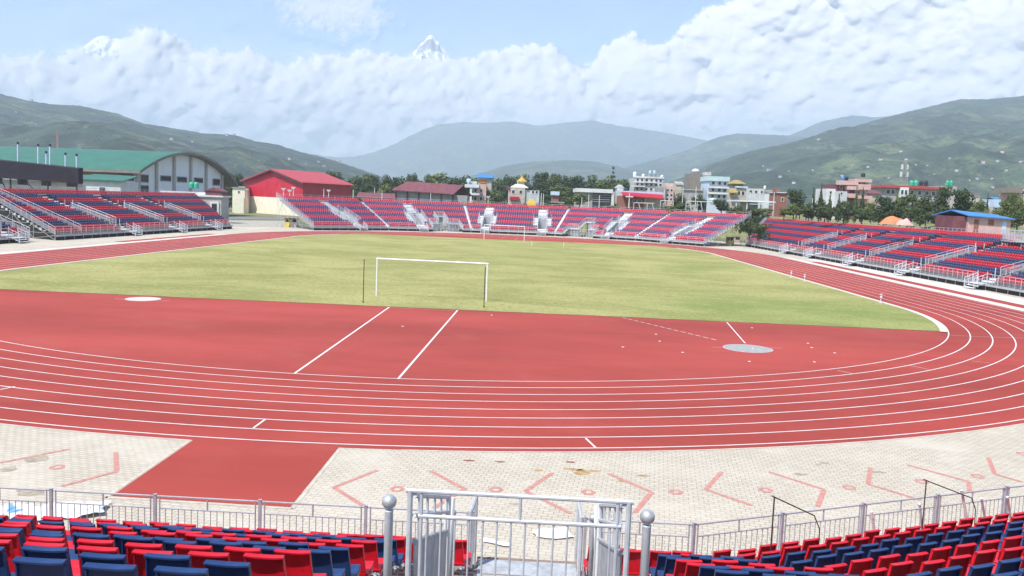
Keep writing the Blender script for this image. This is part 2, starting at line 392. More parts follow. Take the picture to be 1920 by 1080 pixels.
b = MB(); b.poly([(-2.2, -93.75, .005), (2.12, -93.85, .005), (2.05, -88.6, .005), (-2.25, -88.6, .005)]); tag(b.build('red_approach', M['track']), kind='structure')
b = MB()
for p, q in [((-2.28, -93.9), (-2.33, -88.9)), ((2.2, -93.95), (2.13, -89.0)), ((-2.3, -93.85), (2.2, -93.95))]: seg(b, p, q, .09, .008)
ring(b, 10.12, 10.22, .007, 96, keep=lambda a, c: a[1] < -60 and not (-3.0 < a[0] < 2.4))
M['edge'] = plain('pale_edge_blocks', (.56, .48, .40), .9, .15, 3)
tag(b.build('paving_edge', M['edge']), kind='structure')
# pattern of pink blocks in the paving
b = MB(); PKW = .13
for pl in [[(0, 868), (130, 842)], [(217, 848), (219, 884), (115, 912)], [(707, 882), (626, 914), (680, 948)], [(807, 883), (871, 917), (813, 953)],
           [(1036, 887), (985, 921), (1070, 963)], [(1140, 888), (1222, 923), (1190, 962)], [(1353, 885), (1323, 918), (1410, 948)],
           [(1442, 885), (1545, 918), (1533, 950)], [(1632, 877), (1628, 908), (1727, 938)], [(1702, 872), (1816, 903), (1818, 922)], [(1853, 858), (1865, 889), (1917, 904)]]:
    w = [G(*q) for q in pl]
    for i in range(len(w)-1): seg(b, w[i], w[i+1], PKW, .006+.001*i)
for u, v in [(107, 876), (745, 917), (930, 918), (1103, 923), (1267, 923), (1435, 919), (1592, 914), (1728, 903), (1833, 893), (1917, 851)]:
    c = G(u, v); n = 6
    for i in range(n):
        a0, a1 = 2*math.pi*i/n, 2*math.pi*(i+1)/n
        b.quad((c[0]+.09*math.cos(a0), c[1]+.11*math.sin(a0), .006), (c[0]+.20*math.cos(a0), c[1]+.24*math.sin(a0), .006),
               (c[0]+.20*math.cos(a1), c[1]+.24*math.sin(a1), .006), (c[0]+.09*math.cos(a1), c[1]+.11*math.sin(a1), .006))
tag(b.build('paving_pattern', M['paver_pink']), kind='structure')
# stains on the paving
def blot(mb, c, rx, ry, z, seed, n=28):
    mb.poly([(c[0]+rx*math.cos(t)*(1+.45*mnoise.noise((math.cos(t)*1.7, math.sin(t)*1.7, seed))), c[1]+ry*math.sin(t)*(1+.45*mnoise.noise((math.sin(t)*1.7, math.cos(t)*1.7, seed+9)))) for t in np.linspace(0, 2*math.pi, n, endpoint=False)], z)
M['stain_ochre'] = plain('ochre_soil_stain', (.42, .28, .12), .95, .25, 5); M['stain_dark'] = plain('grime_stain', (.36, .31, .24), .95, .25, 5); M['stain_red'] = plain('dark_red_paint_stain', (.26, .07, .06), .9, .25, 5)
b = MB()
for u, v, rx, ry in [(1090, 886, .22, .25), (1075, 880, .3, .12), (1115, 883, .18, .1), (1010, 882, .12, .1), (1205, 892, .15, .08), (1165, 902, .09, .06)]: blot(b, G(u, v), rx, ry, .005, u)
tag(b.build('soil_stain', M['stain_ochre']), kind='structure')
b = MB()
for u, v, rx, ry in [(70, 860, .28, .35), (1500, 889, .22, .12), (1545, 868, .12, .14), (1640, 885, .3, .1), (1535, 871, .1, .1), (15, 880, .2, .2), (60, 922, .4, .3), (965, 945, .14, .08)]: blot(b, G(u, v), rx, ry, .005, u)
tag(b.build('grime_patch', M['stain_dark']), kind='structure')
b = MB()
for u, v, rx, ry in [(880, 864, .17, .07), (938, 866, .13, .06), (1070, 866.5, .13, .07)]: blot(b, G(u, v), rx, ry, .005, u)
tag(b.build('paint_stain', M['stain_red']), kind='structure')
# the yard in the gap on the left
def gquad(name, px, m, z): 
    q = MB(); q.poly([(*G(*p)[:2], z) for p in px][::-1]); return tag(q.build(name, m), kind='structure')
M['gravel'] = plain('rubble_gravel', (.40, .37, .31), .95, .3, 1.2, dirt=(.24, .24, .14))
M['road'] = plain('grey_asphalt_lane', (.20, .20, .20), .9, .15, .5)
M['verge'] = plain('grass_verge', (.19, .20, .075), .95, .3, .4, dirt=(.28, .24, .14))
gquad('road', [(415, 405.5), (545, 408), (545, 412.5), (418, 411)], M['road'], .010)
gquad('lawn', [(420, 397), (545, 399), (545, 405.5), (420, 404.5)], M['verge'], .010)
gquad('yard', [(425, 413), (545, 414), (545, 426), (436, 425)], M['gravel'], .010)

# ------------------------------------------------------------------ grandstands
T12 = math.tan(R(12.25))
class Sect:
    """one straight run of stepped seating: t runs along the front, s back from the front rail"""
    def __init__(s, O, ang, w, n=18, dep=.85, rise=.31, z0=.65, ta=0., tb=0., gaps=(), bays=(), flights=True, sgn=1):
        s.O = np.array(O, float); s.t = np.array([math.cos(ang), math.sin(ang)]); s.n = np.array([s.t[1], -s.t[0]])*sgn
        s.w, s.N, s.dep, s.rise, s.z0, s.ta, s.tb, s.gaps, s.bays, s.flights = w, n, dep, rise, z0, ta, tb, gaps, bays, flights
        s.face = math.atan2(s.n[1], s.n[0])
    def p(s, t, d, z): q = s.O+s.t*t+s.n*d; return (q[0], q[1], z)
    def zk(s, k): return s.z0+(k-1)*s.rise
    def ends(s, d): return s.ta*d, s.w+s.tb*d
    def zs(s, d): return s.z0+max(0, d)/s.dep*s.rise
    def cut(s, iv, c):
        out = []
        for a, b in iv:
            x0, x1 = max(a, c[0]), min(b, c[1])
            if x0 >= x1: out.append((a, b)); continue
            if x0-a > .05: out.append((a, x0))
            if b-x1 > .05: out.append((x1, b))
        return out
    def deck_iv(s, k):
        iv = [s.ends((k-.5)*s.dep)]
        for g in s.gaps:
            if 4 <= k <= 10: iv = s.cut(iv, (g-.85, g+.85))
        for b0, b1 in s.bays:
            if k <= 4: iv = s.cut(iv, (b0, b1))
            elif k <= 9: iv = s.cut(iv, ((b0+b1)/2-1.1, (b0+b1)/2+1.1))
        return iv
    def seat_iv(s, k):
        a, b = s.ends((k-.5)*s.dep); iv = [(a+.15, b-.15)]
        for g in s.gaps:
            if k <= 3: iv = s.cut(iv, (g-1.0, g+1.0))
            elif k <= 10: iv = s.cut(iv, (g-(2.0 if s.flights else 1.0), g+(2.0 if s.flights else 1.0)))
            elif k <= 16: iv = s.cut(iv, (g-.95, g+.95))
        for b0, b1 in s.bays:
            if k <= 4: iv = s.cut(iv, (b0-.2, b1+.2))
            elif k <= 9: iv = s.cut(iv, ((b0+b1)/2-1.4, (b0+b1)/2+1.4))
        return iv
    def blk(s, mb, t0, t1, d0, d1, z0, z1, t2=None, t3=None):
        t2 = t0 if t2 is None else t2; t3 = t1 if t3 is None else t3
        q = [s.p(t0, d0, z0), s.p(t1, d0, z0), s.p(t3, d1, z0), s.p(t2, d1, z0)]
        mb.hexa(q+[(x, y, z1) for x, y, _ in q])
    def deck(s, mb):
        for k in range(1, s.N+1):
            z = s.zk(k); d0 = (k-1)*s.dep-(.12 if k == 1 else 0); d1 = k*s.dep-.004
            if k == s.N: d1 += .7
            e0, e1 = s.ends(d0), s.ends(d1)
            ivs = s.deck_iv(k); am, bm = s.ends((k-.5)*s.dep)
            for a, b in ivs:
                la, lb = abs(a-am) < 1e-6, abs(b-bm) < 1e-6
                s.blk(mb, (e0[0]+.01) if la else a, (e0[1]-.01) if lb else b, d0, d1, z-.05, z, (e1[0]+.01) if la else a, (e1[1]-.01) if lb else b)
                if k > 1: s.blk(mb, (e0[0]+.01) if la else a, (e0[1]-.01) if lb else b, d0+.002, d0+.03, z-s.rise, z-.052)
    def legs(s, mb, step=2.0):
        for d in (.05, 4.2, 8.4, 12.6, s.N*s.dep+.3):
            a, b = s.ends(d); n = max(1, round((b-a)/step)); z = s.zs(min(d, (s.N-1)*s.dep))-.06
            if d > .1: n = max(1, n//2)
            for i in range(n+1):
                t = a+.05+(b-a-.1)*i/n
                if any(b0 < t < b1 for b0, b1 in s.bays) and d < 4: continue
                mb.bar(s.p(t, d, 0), s.p(t, d, z), .035 if d > .1 else .05, 4)
        D = s.N*s.dep
        for e in (0, 1):               # bracing seen at the open ends
            for d0, d1 in ((.1, 4.2), (4.2, 8.4), (8.4, 12.6), (12.6, D)):
                mb.bar(s.p(s.ends(d0)[e], d0, .1), s.p(s.ends(d1)[e], d1, s.zs(d1)-.3), .03, 4)
                mb.bar(s.p(s.ends(d0)[e], d0, s.zs(d0)-.1), s.p(s.ends(d1)[e], d1, .1), .03, 4)
            for f in (.15, .35, .6):
                mb.bar(s.p(s.ends(D)[e], D, s.zs(D)*f), s.p(s.ends(D*f)[e], D*f, s.zs(D)*f), .03, 4)
    def fascia(s, mb):
        iv = [(0, s.w)]
        for b in s.bays: iv = s.cut(iv, b)
        for a, b in iv: s.blk(mb, a, b, -.16, -.122, s.z0-.20, s.z0+.03)
    def rail(s, mb, pts, h=1.05, step=1.0, infill=.3, thin=.014, r=.024, mid=True):
        """railing over a run of deck points"""
        for i in range(len(pts)-1):
            a, b = np.array(pts[i]), np.array(pts[i+1]); L = np.linalg.norm(b-a); n = max(1, round(L/step)); up = np.array((0, 0, h))
            mb.bar(a+up, b+up, r, 5)
            if mid: mb.bar(a+up*.72, b+up*.72, r*.7, 4); mb.bar(a+up*.12, b+up*.12, r*.7, 4)
            for j in range(n+1): c = a+(b-a)*j/n; mb.bar(c, c+up, r*1.15, 5)
            if infill:
                m = max(1, int(L/infill))
                for j in range(m): c = a+(b-a)*(j+.5)/m; mb.bar(c+up*.12, c+up*.72, thin, 4)
    def front_rail(s, mb, step, infill):
        iv = [(0.02, s.w-.02)]
        for g in s.gaps: iv = s.cut(iv, (g-.85, g+.85))
        for b in s.bays: iv = s.cut(iv, b)
        for a, b in iv: s.rail(mb, [s.p(a, -.02, s.z0), s.p(b, -.02, s.z0)], 1.05, step, infill)
        for b0, b1 in s.bays:
            c = (b0+b1)/2; d4, d9 = 4*s.dep, 9*s.dep
            s.rail(mb, [s.p(b0, .1, s.z0), s.p(b0, d4, s.zk(5)), s.p(c-1.1, d4, s.zk(5)), s.p(c-1.1, d9, s.zk(10)), s.p(c+1.1, d9, s.zk(10)), s.p(c+1.1, d4, s.zk(5)), s.p(b1, d4, s.zk(5)), s.p(b1, .1, s.z0)], .9, 1.0, .16, .022, .04)
    def back_rail(s, mb, step, infill):
        d = s.N*s.dep+.66; a, b = s.ends(d); s.rail(mb, [s.p(a, d, s.zk(s.N)), s.p(b, d, s.zk(s.N))], 1.15, step, infill, .012)
    def end_skirt(s, mb, e):  # stand-in for the shade under the deck, not a skirt
        k = .35 if e == 0 else -.35  # black sheet inside the open end, painting in the shade under the deck
        for i in range(1, s.N):
            d0, d1 = i*s.dep, (i+1)*s.dep; t0, t1 = s.ends(d0)[e]+k, s.ends(d1)[e]+k; mb.quad(s.p(t0, d0, 0), s.p(t1, d1, 0), s.p(t1, d1, s.zk(i+1)-.35), s.p(t0, d0, s.zk(i+1)-.35))
    def end_rail(s, mb, e, infill=.12):
        pts = [s.p(s.ends(d)[e], d, s.zs(d)) for d in (0, s.dep*4, s.dep*9, s.dep*17, s.dep*18+.6)]; s.rail(mb, pts, 1.05, 1.2, infill, .018)
    def bay_wall(s, mb):
        for b0, b1 in s.bays:
            c = (b0+b1)/2
            for t0, t1, d in ((b0, c-1.1, 4*s.dep+.3), (c+1.1, b1, 4*s.dep+.3), (c-1.1, c+1.1, 9*s.dep+.3)): s.blk(mb, t0, t1, d, d+.05, .02, s.zs(d)-.4)
            for i in range(11):
                t = b0+(b1-b0)*i/10; mb.bar(s.p(t, 4*s.dep-.1, 0), s.p(t, 4*s.dep-.1, s.zk(5)-.06), .06, 4)
                if i < 10: mb.bar(s.p(t, 4*s.dep-.12, .1), s.p(t+(b1-b0)/10, 4*s.dep-.12, s.zk(5)-.2), .04, 4)
                if i < 10 and i % 2: mb.bar(s.p(t, 2*s.dep, .3), s.p(t+(b1-b0)/10, 2*s.dep, 1.0), .05, 4)
            for h in (.5, 1.1, 1.6): mb.bar(s.p(b0, 4*s.dep-.15, h), s.p(b1, 4*s.dep-.15, h), .04, 4)
    def stairway(s, g, parent, infill):
        """upper steps, the opening with a flight down each side, and the steps to the ground"""
        st = MB()
        for k in range(11, 17):
            z, d = s.zk(k), (k-1)*s.dep
            s.blk(st, g-.88, g+.88, d-.012, d+s.dep*.5, z+.002, z+.04) if k == 11 else s.blk(st, g-.88, g+.88, d-s.dep*.5, d+s.dep*.48, z-s.rise*.5, z+.02)
        s.blk(st, g-.88, g+.88, 16*s.dep-.45, 16*s.dep+.05, s.zk(16)+.1, s.zk(17)+.02)
        for sg in (-1, 1):
            if not s.flights: break
            for k in range(4, 11):
                z, d = s.zk(k), (k-1)*s.dep; t0, t1 = sorted((g+sg*.87, g+sg*1.93)); s.blk(st, t0, t1, d-.2, d+s.dep*.42, z+.012, z+.10); s.blk(st, t0, t1, d+s.dep*.44, d+s.dep*.94, z+.10, z+s.rise*.62)
        s.blk(st, g-.9, g+.9, 2.7*s.dep, 3.1*s.dep, s.zk(3)+.01, s.zk(3)+.06)
        for k in (2, 3): s.blk(st, g-.88, g+.88, (k-1.45)*s.dep, (k-.5)*s.dep, s.zk(k)-s.rise*.5, s.zk(k)+.02)
        s.blk(st, g-.88, g+.88, -.85, .35, s.z0-.03, s.z0+.02)
        for i, zz in enumerate((.44, .22)): s.blk(st, g-.88, g+.88, -1.15-.3*i, -.86-.3*i, zz-.04, zz)
        o = st.build('stairway', M['alu'], parent)
        wl = MB(); s.blk(wl, g-.85, g+.85, 10*s.dep+.05, 10*s.dep+.1, 1.0, s.zk(11)-.06)
        for sg in (-1, 1): t0, t1 = sorted((g+sg*.86, g+sg*.9)); [s.blk(wl, t0, t1, 3*s.dep+i*s.dep, 4*s.dep+i*s.dep, .6, s.zk(4+i)-.07) for i in range(7)]
        s.blk(wl, g-.85, g+.85, 3*s.dep, 10*s.dep, .55, .6); wl.build('passage', M['galv_matt'], o)
        r = MB(); d4, d10 = 3*s.dep+.05, 10*s.dep-.05
        off = 1.96 if s.flights else .87
        for sg in (-1, 1):
            s.rail(r, [s.p(g+sg*off, d4, s.zs(d4)), s.p(g+sg*off, d10, s.zs(d10))], 1.0, 1.4, infill, .02, .028)
            if s.flights: s.rail(r, [s.p(g+sg*.87, d4, s.zs(d4)), s.p(g+sg*.87, d10, s.zs(d10))], 1.0, 1.4, infill, .02, .028)
            r.bar(s.p(g+sg*.95, d10+.9, s.zk(12)), s.p(g+sg*.95, d10+.9, s.zk(12)+1.15), .05, 5)
            r.bar(s.p(g+sg*.95, d4-.5, s.zk(3)), s.p(g+sg*.95, d4-.5, s.zk(3)+1.15), .05, 5)
        s.rail(r, [s.p(g-.87, d10, s.zk(11)), s.p(g+.87, d10, s.zk(11))], 1.0, 1.75, .2, .02, .03)
        for sg in (-1, 1):
            q0, q1 = s.p(g+sg*.9, -.05, s.z0), s.p(g+sg*.9, -1.4, .12); r.bar(q0, (q0[0], q0[1], s.z0+1.3), .045, 5); r.bar((q1[0], q1[1], 0), (q1[0], q1[1], 1.15), .04, 5)
            s.rail(r, [q0, q1], 1.05, .5, .17, .02, .035)
        r.build('handrail', M['galv'], o)
FAR_SEATS = []                      # (x, y, z, facing, colour)
def fill_seats(s, pitch=.5):
    for k in range(1, s.N+1):
        col = 1 if ((k-1)//2) % 2 else 0
        for a, b in s.seat_iv(k):
            n = int((b-a)/pitch)
            for i in range(n):
                t = a+(b-a-n*pitch)/2+(i+.5)*pitch
                FAR_SEATS.append((*s.p(t, (k-1)*s.dep+.52, s.zk(k)), s.face, col))
def grandstand(label, sects, frontstep, infill, backstep, binfill, end_rails, deckm='deck_grey'):
    o = empty('grandstand', (*sects[0].O, 0)); tag(o, label, 'grandstand')
    inv = Matrix.Translation((-sects[0].O[0], -sects[0].O[1], 0))
    def fin(q): q.data.transform(inv); return q
    d, f, l, fr, br = MB(), MB(), MB(), MB(), MB(); bw = MB(); sk = MB()
    for s in sects:
        iv = [(0, s.w)]
        for b in s.bays: iv = s.cut(iv, b)
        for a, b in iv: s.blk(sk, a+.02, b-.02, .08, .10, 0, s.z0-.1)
        s.deck(d); s.fascia(f); s.legs(l); s.front_rail(fr, frontstep, infill); s.back_rail(br, backstep, binfill)
        if s.bays:
            bw = MB(); s.bay_wall(bw); fin(bw.build('bay_framework', M['galv_matt'], o))
    for si, e in end_rails: sects[si].end_rail(br, e); len(sects) == 1 and sects[si].end_skirt(sk, e)  # end_skirt adds the black sheet that paints in the under-deck shade
    fin(d.build('deck', M[deckm], o)); fin(f.build('fascia', M['fascia'], o)); fin(sk.build('skirt_and_end_shade', M['black_under'], o)); fin(l.build('scaffold_frame', M['galv_matt'], o))
    fin(fr.build('front_railing', M['galv'], o)); fin(br.build('back_railing', M['galv'], o))
    n0 = len(o.children)
    for s in sects:
        for g in s.gaps: s.stairway(g, o, .13 if infill else .3)
        fill_seats(s)
    for st in list(o.children)[n0:]:
        fin(st)
        for q in st.children: fin(q)
    return o
M['deck_light'] = plain('pale_stand_deck', (.66, .64, .66), .8, .12, 2)
M['deck_grey'] = plain('grey_stand_deck', (.20, .19, .19), .85, .2, 2)
# right stand: along the right straight
a0 = np.array((54.3, -36.0)); a1 = np.array((46.9, 65.0)); L = np.linalg.norm(a1-a0); ang = math.atan2(*(a1-a0)[::-1])
def along(y): return (y-a0[1])/(a1-a0)[1]*L
right_s = Sect(a0, ang, L, dep=.76, rise=.235, tb=2.3, gaps=[along(y) for y in (39.5, 28, 12.5, -3.5, -19.5)], flights=False)
_siv = right_s.seat_iv; right_s.seat_iv = lambda k: (right_s.cut(_siv(k), (-20, along(-3.5))) if k >= 16 else _siv(k))
grandstand('long red and navy banded grandstand along the right straight of the track', [right_s], 1.0, .25, 1.2, .25, [(0, 1)])
o = empty('scaffold_platform', (66, -10, 0)); tag(o, 'grey scaffold platform with railings behind the right end of the right grandstand', 'platform')
b = MB(); b.box(-4.0, 3.0, -7, 5.5, 4.75, 4.85); b.build('deck', M['galv_matt'], o)
b = MB(); [b.bar((x, y, 0), (x, y, 4.8), .05, 5) for x in (-3.9, -.5, 2.9) for y in (-6.9, -3, 1, 5.4)]; [b.bar((-3.9, y, 2.6), (-3.9, y+3.9, 4.6), .03, 4) for y in (-6.9, -3, 1)]; b.build('scaffold_frame', M['galv_matt'], o)
b = MB(); [right_s.rail(b, [np.array(z_) for z_ in ((-3.9, 5.4, 4.85), (-3.9, -6.9, 4.85))], 1.25, 1.3, .18, .02, .03), right_s.rail(b, [np.array(z_) for z_ in ((-3.9, 5.4, 4.85), (2.9, 5.4, 4.85), (2.9, -6.9, 4.85))], 1.25, 1.3, .18, .02, .03)]; b.build('railing', M['galv'], o)
# left stands: t runs from the far end towards the camera so that n points away from the track
b0 = np.array((-50.3, 48.0)); b1 = np.array((-53.9, -4.5)); L2 = np.linalg.norm(b1-b0); ang2 = math.atan2(*(b1-b0)[::-1])
def along2(y): return (y-b0[1])/(b1-b0)[1]*L2
left_s = Sect(b0, ang2, L2, dep=.85, rise=.275, ta=-1.15, tb=-.45, gaps=[along2(y) for y in (40, 27, 13)], flights=False)
grandstand('red and navy banded grandstand along the left straight in front of the green roofed hall', [left_s], 1.6, .3, 2.0, 0, [(0, 1)])
b2 = np.array((-54.7, -8.6)); b3 = np.array((-55.7, -40))
e_ = MB(); left_s.rail(e_, [left_s.p(L2-6.0-.2*d, d, left_s.zs(d)) for d in (.3, 4, 8, 15.5)], 1.05, 1.2, .11, .02); q_ = e_.build('side_railing', M['galv'], [o for o in COL.objects if o.name.startswith('grandstand')][-1]); q_.data.transform(Matrix.Translation((-b0[0], -b0[1], 0)))
left2 = Sect(b2, math.atan2(*(b3-b2)[::-1]), 31, dep=.85, rise=.275, ta=-.2, gaps=[3.2], flights=False)
grandstand('grandstand corner at the left edge, divided from the long left grandstand by a gap', [left2], 1.6, .3, 2.0, 0, [(0, 0)])
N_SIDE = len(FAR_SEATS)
# far stand: five straight runs bending round the far end
FC, FA = np.array((0.2, 35.4)), 41.4
far = []
for i, c in enumerate((139, 114.5, 90, 65.5, 41)):
    h = FA*T12; phi = R(c); nn = np.array((math.cos(phi), math.sin(phi))); tt = np.array((nn[1], -nn[0]))
    t0, t1 = (-h if i else -h-.4), (h if i < 4 else h-.2)
    # t runs to the right as seen from the field
    O = FC+nn*FA+tt*t0
    s = Sect(O, math.atan2(tt[1], tt[0]), t1-t0, dep=.80, rise=.285, ta=-T12 if i else .08, tb=T12 if i < 4 else -.06, sgn=-1)
    w = t1-t0
    s.gaps = [[w*.60], [w*.40], [w*.17, w*.84], [w*.66], [w*.50]][i]
    if i == 1: s.bays = [(w*.53, w*.90)]
    if i == 3: s.bays = [(w*.10, w*.48)]
    far.append(s)
fo = grandstand('curved red and navy grandstand closing the far end behind the far goal', far, 2.0, 0, 2.0, 0, [(0, 0), (4, 1)], 'deck_light')
sm = MB()
for i in range(4):                 # narrow white steps on the seams
    s = far[i]
    for k in range(1, 17):
        d0, d1 = (k-1)*s.dep, k*s.dep; e0, e1 = s.ends(d0)[1], s.ends(d1)[1]; hw = .22 if 4 < k < 13 else .13
        s.blk(sm, e0-hw, e0+hw, d0, d1-.02, s.zk(k)+.01, s.zk(k)+.42, e1-hw, e1+hw)
q = sm.build('seam_steps', M['alu'], fo); q.data.transform(Matrix.Translation((-far[0].O[0], -far[0].O[1], 0)))

# near stand, seen from its own top rows
CEN = Sect((-18.0, -98.3), 0.0, 28.72, n=18, dep=.85, rise=.31, z0=.65, tb=T12)
a_ = R(24.5)
ANG = Sect((10.72, -98.3), a_, 17.0, n=18, dep=.85, rise=.31, z0=.65, ta=-T12)
GX = 7.76; GT = GX+18.0
near = empty('grandstand', (GX, -98.3, 0)); tag(near, 'near grandstand of brown plywood steps under the red and blue seat backs in front', 'grandstand')
inv = Matrix.Translation((-GX, 98.3, 0))
d, l, f = MB(), MB(), MB()
_iv = CEN.deck_iv
CEN.deck_iv = lambda k: (CEN.cut(_iv(k), (GT-.93, GT+.93)) if 5 <= k <= 11 else _iv(k))
for s in (CEN, ANG): s.deck(d); s.legs(l)
CEN.blk(d, GT-.95, GT+.95, -.62, -.13, .60, .648)       # landing outside the gate
for i, zz in enumerate((.43, .22)): CEN.blk(d, GT-.95, GT+.95, -.92-.3*i, -.63-.3*i, zz-.045, zz)
o = d.build('deck', M['deck'], near); o.data.transform(inv)
CEN.blk(f, 0, GT-.97, -.16, -.122, .29, .68); CEN.blk(f, GT+.97, 28.72, -.16, -.122, .29, .68); ANG.blk(f, 0, 17, -.16, -.122, .29, .68)
o = f.build('fascia', M['fascia'], near); o.data.transform(inv)
o = l.build('scaffold_frame', M['galv_matt'], near); o.data.transform(inv)
f = MB(); CEN.blk(f, GT-.9, GT+.9, -.46, .8, .652, .668); CEN.blk(f, GT-.9, GT+.9, .95, 4*.85, .97, .985)
o = f.build('landing_plate', M['galv_matt'], near); o.data.transform(inv)

# ------------------------------------------------------------------ front railing of the near stand: panels between posts
def rail_panel(L, h=1.08):
    b = MB(); r = .021
    for z in (h-.02, h-.245, .10): b.bar((.0 if z > 1 else .08, 0, z), (L-(.0 if z > 1 else .08), 0, z), .018 if z > 1 else .015, 6)
    for x in (.085, L-.085): b.bar((x, 0, .02), (x, 0, h), .014, 6)
    b.bar((L/2, 0, h-.25), (L/2, 0, h-.02), .016, 6)
    n = 15
    for i in range(1, n): x = .075+(L-.15)*i/n; b.bar((x, 0, .10), (x, 0, h-.25), .0085, 5)
    return b
def fence_run(label, s, t0, t1, first_post=True, last_post=True):
    n = max(1, round((t1-t0)/1.95)); L = (t1-t0)/n; p0 = s.p(t0, 0, .65); rz = math.atan2(s.t[1], s.t[0])
    o = empty('railing', p0, rz); tag(o, label, 'railing', 'galvanised railings along the front of the near stand')
    pm = None
    for i in range(n):
        if pm is None: pm = rail_panel(L).build('rail_panel', M['fence'], o)
        else: pm2 = pm.copy(); COL.objects.link(pm2); pm2.parent = o; pm2.location = (i*L, 0, 0)
    pb = None
    for i in range(n+1):
        if (i == 0 and not first_post) or (i == n and not last_post): continue
        if pb is None:
            b = MB(); b.box(-.026, .026, -.026, .026, -.35, 1.09); b.box(-.031, .031, -.031, .031, 1.09, 1.10); pb = b.build('post', M['fence'], o); pb.location = (i*L, .0, 0)
        else: q = pb.copy(); COL.objects.link(q); q.parent = o; q.location = (i*L, 0, 0)
    return o
fence_run('galvanised railing with thin vertical bars left of the gated stairway', CEN, GT-1.02-1.95*12, GT-1.02)
fence_run('short galvanised railing between the gated stairway and the bend in the front row', CEN, GT+1.02, 28.72, True, False)
fence_run('galvanised railing climbing to the right edge along the angled seats', ANG, 0, 15.6)
# leaning brown handrails that stand by the angled railing
for lab, u, v, pts in (('dark brown tubular handrail by the railing, nearer the gated stairway', 1452, 932, ((1452, 932), (1527, 967))), ('dark brown tubular handrail by the railing towards the right edge', 1740, 902, ((1737, 901), (1822, 934)))):
    dd = 15.0 if u < 1600 else 17.3
    q0, q1 = P(*pts[0], dd), P(*pts[1], dd+.35)
    o = empty('handrail', (q0[0], q0[1], .65)); tag(o, lab, 'handrail', 'brown handrails by the angled railing')
    b = MB(); B = np.array((q0[0], q0[1], .65)); k = (q1-q0)*.18
    b.bar(q0-k*.35-B, q1-B, .011, 6); b.bar(q1-B, q1-B+np.array((.12, .05, -.25)), .011, 6); b.bar(q1-B+np.array((.12, .05, -.25)), q1-B+np.array((.16, .1, -1.0)), .010, 6); b.build('top_bar', M['dark_steel'], o)
    b = MB(); b.bar((0, 0, -.3), q0-B, .013, 6); b.build('post', M['dark_steel'], o)
M['white_tube'] = plain('scuffed_white_tube', (.74, .74, .72), .5, .25, 14, dirt=(.10, .09, .09))
for i, (u0, v0, u1, v1, dd, lab) in enumerate(((1634, 960, 1640, 1004, 17.1, 'scuffed white tube leaning behind the railing, beside the broken bar'), (1724, 945, 1727, 975, 18.2, 'short white tube standing behind the railing post'),
        (1803, 920, 1812, 968, 17.6, 'white tube leaning behind the railing under the brown handrail'), (1840, 935, 1845, 962, 18.6, 'thin white tube behind the last full railing panel'), (1889, 932, 1893, 960, 18.9, 'white tube farthest to the right behind the railing'))):
    a, c = P(u0, v0, dd), P(u1, v1, dd*1.01); a2 = a+(a-c)*.02; g = c+(c-a)*((c[2]-.3)/max(.05, a[2]-c[2]))*1.0
    b = MB(); b.bar(a2-g, np.zeros(3), .028, 6); o = b.build('leaning_tube', M['white_tube']); o.location = g
    tag(o, lab, 'tube', 'white tubes behind the angled railing')
# ball-topped posts at the corners of the stairway opening
def ball_post(x, y, ztop, zbase, label, r=.05):
    o = empty('ball_post', (x, y, zbase)); tag(o, label, 'post', 'ball-topped posts round the stairway opening')
    b = MB(); h = ztop-zbase; b.lathe([(.031, 0), (.030, h-.03), (.032, h-.02)], 16); b.build('post', M['galv'], o, True)
    b = MB(); b.lathe([(r*math.cos(a)+1e-4, h+r*.75+r*math.sin(a)) for a in np.linspace(-1.5, 1.57, 13)], 20); b.build('ball', M['galv_ball'], o, True)
M['galv_ball'] = plain('galvanised_ball', (.56, .57, .58), .42, .12, 14, .55)
ball_post(6.86, -107.9, 5.20, 3.9, 'tall ball-topped post at the left of the gated rail close to the camera', .052)
ball_post(8.66, -107.9, 5.19, 3.9, 'tall ball-topped post at the right of the gated rail close to the camera', .052)
ball_post(6.79, -102.6, 3.22, 2.0, 'smaller ball-topped post showing behind the left side panel of the stairway', .052)
ball_post(8.63, -102.6, 3.25, 2.0, 'smaller ball-topped post showing behind the right side panel of the stairway', .052)
# guard rail across the head of the stairway, with its two sloping side panels
gx0, gx1, gy, zt = 7.02, 8.52, -108.0, 5.36
o = empty('stairway_guardrail', (gx0, gy, 4.2)); tag(o, 'galvanised guard rail with barred front and two sloping side panels round the stairway', 'guard rail')
def rel(p): return (p[0]-gx0, p[1]-gy, p[2]-4.2)
b = MB()
b.bar(rel((gx0-.03, gy, zt)), rel((gx1+.03, gy, zt)), .0155, 8)
b.bar(rel((gx0+.06, gy, zt-.175)), rel((gx1-.05, gy, zt-.175)), .0145, 8)
for x in (gx0, gx1): b.bar(rel((x, gy, 3.95)), rel((x, gy, zt+.005)), .020, 8)
for x in (gx0+.08, gx1-.075): b.bar(rel((x, gy, 3.98)), rel((x, gy, zt-.02)), .0125, 8)
b.bar(rel(((gx0+gx1)/2+.01, gy, zt-.17)), rel(((gx0+gx1)/2+.01, gy, zt-.01)), .012, 8)
b.bar(rel((gx0, gy, 4.05)), rel((gx1, gy, 4.05)), .018, 6); b.build('barred_frame', M['galv'], o)
b = MB(); n = 14
for i in range(n): x = gx0+.12+(gx1-gx0-.24)*i/(n-1); b.bar(rel((x, gy, 4.05)), rel((x, gy, zt-.18)), .0068, 6)
b.build('bars', M['galv'], o)
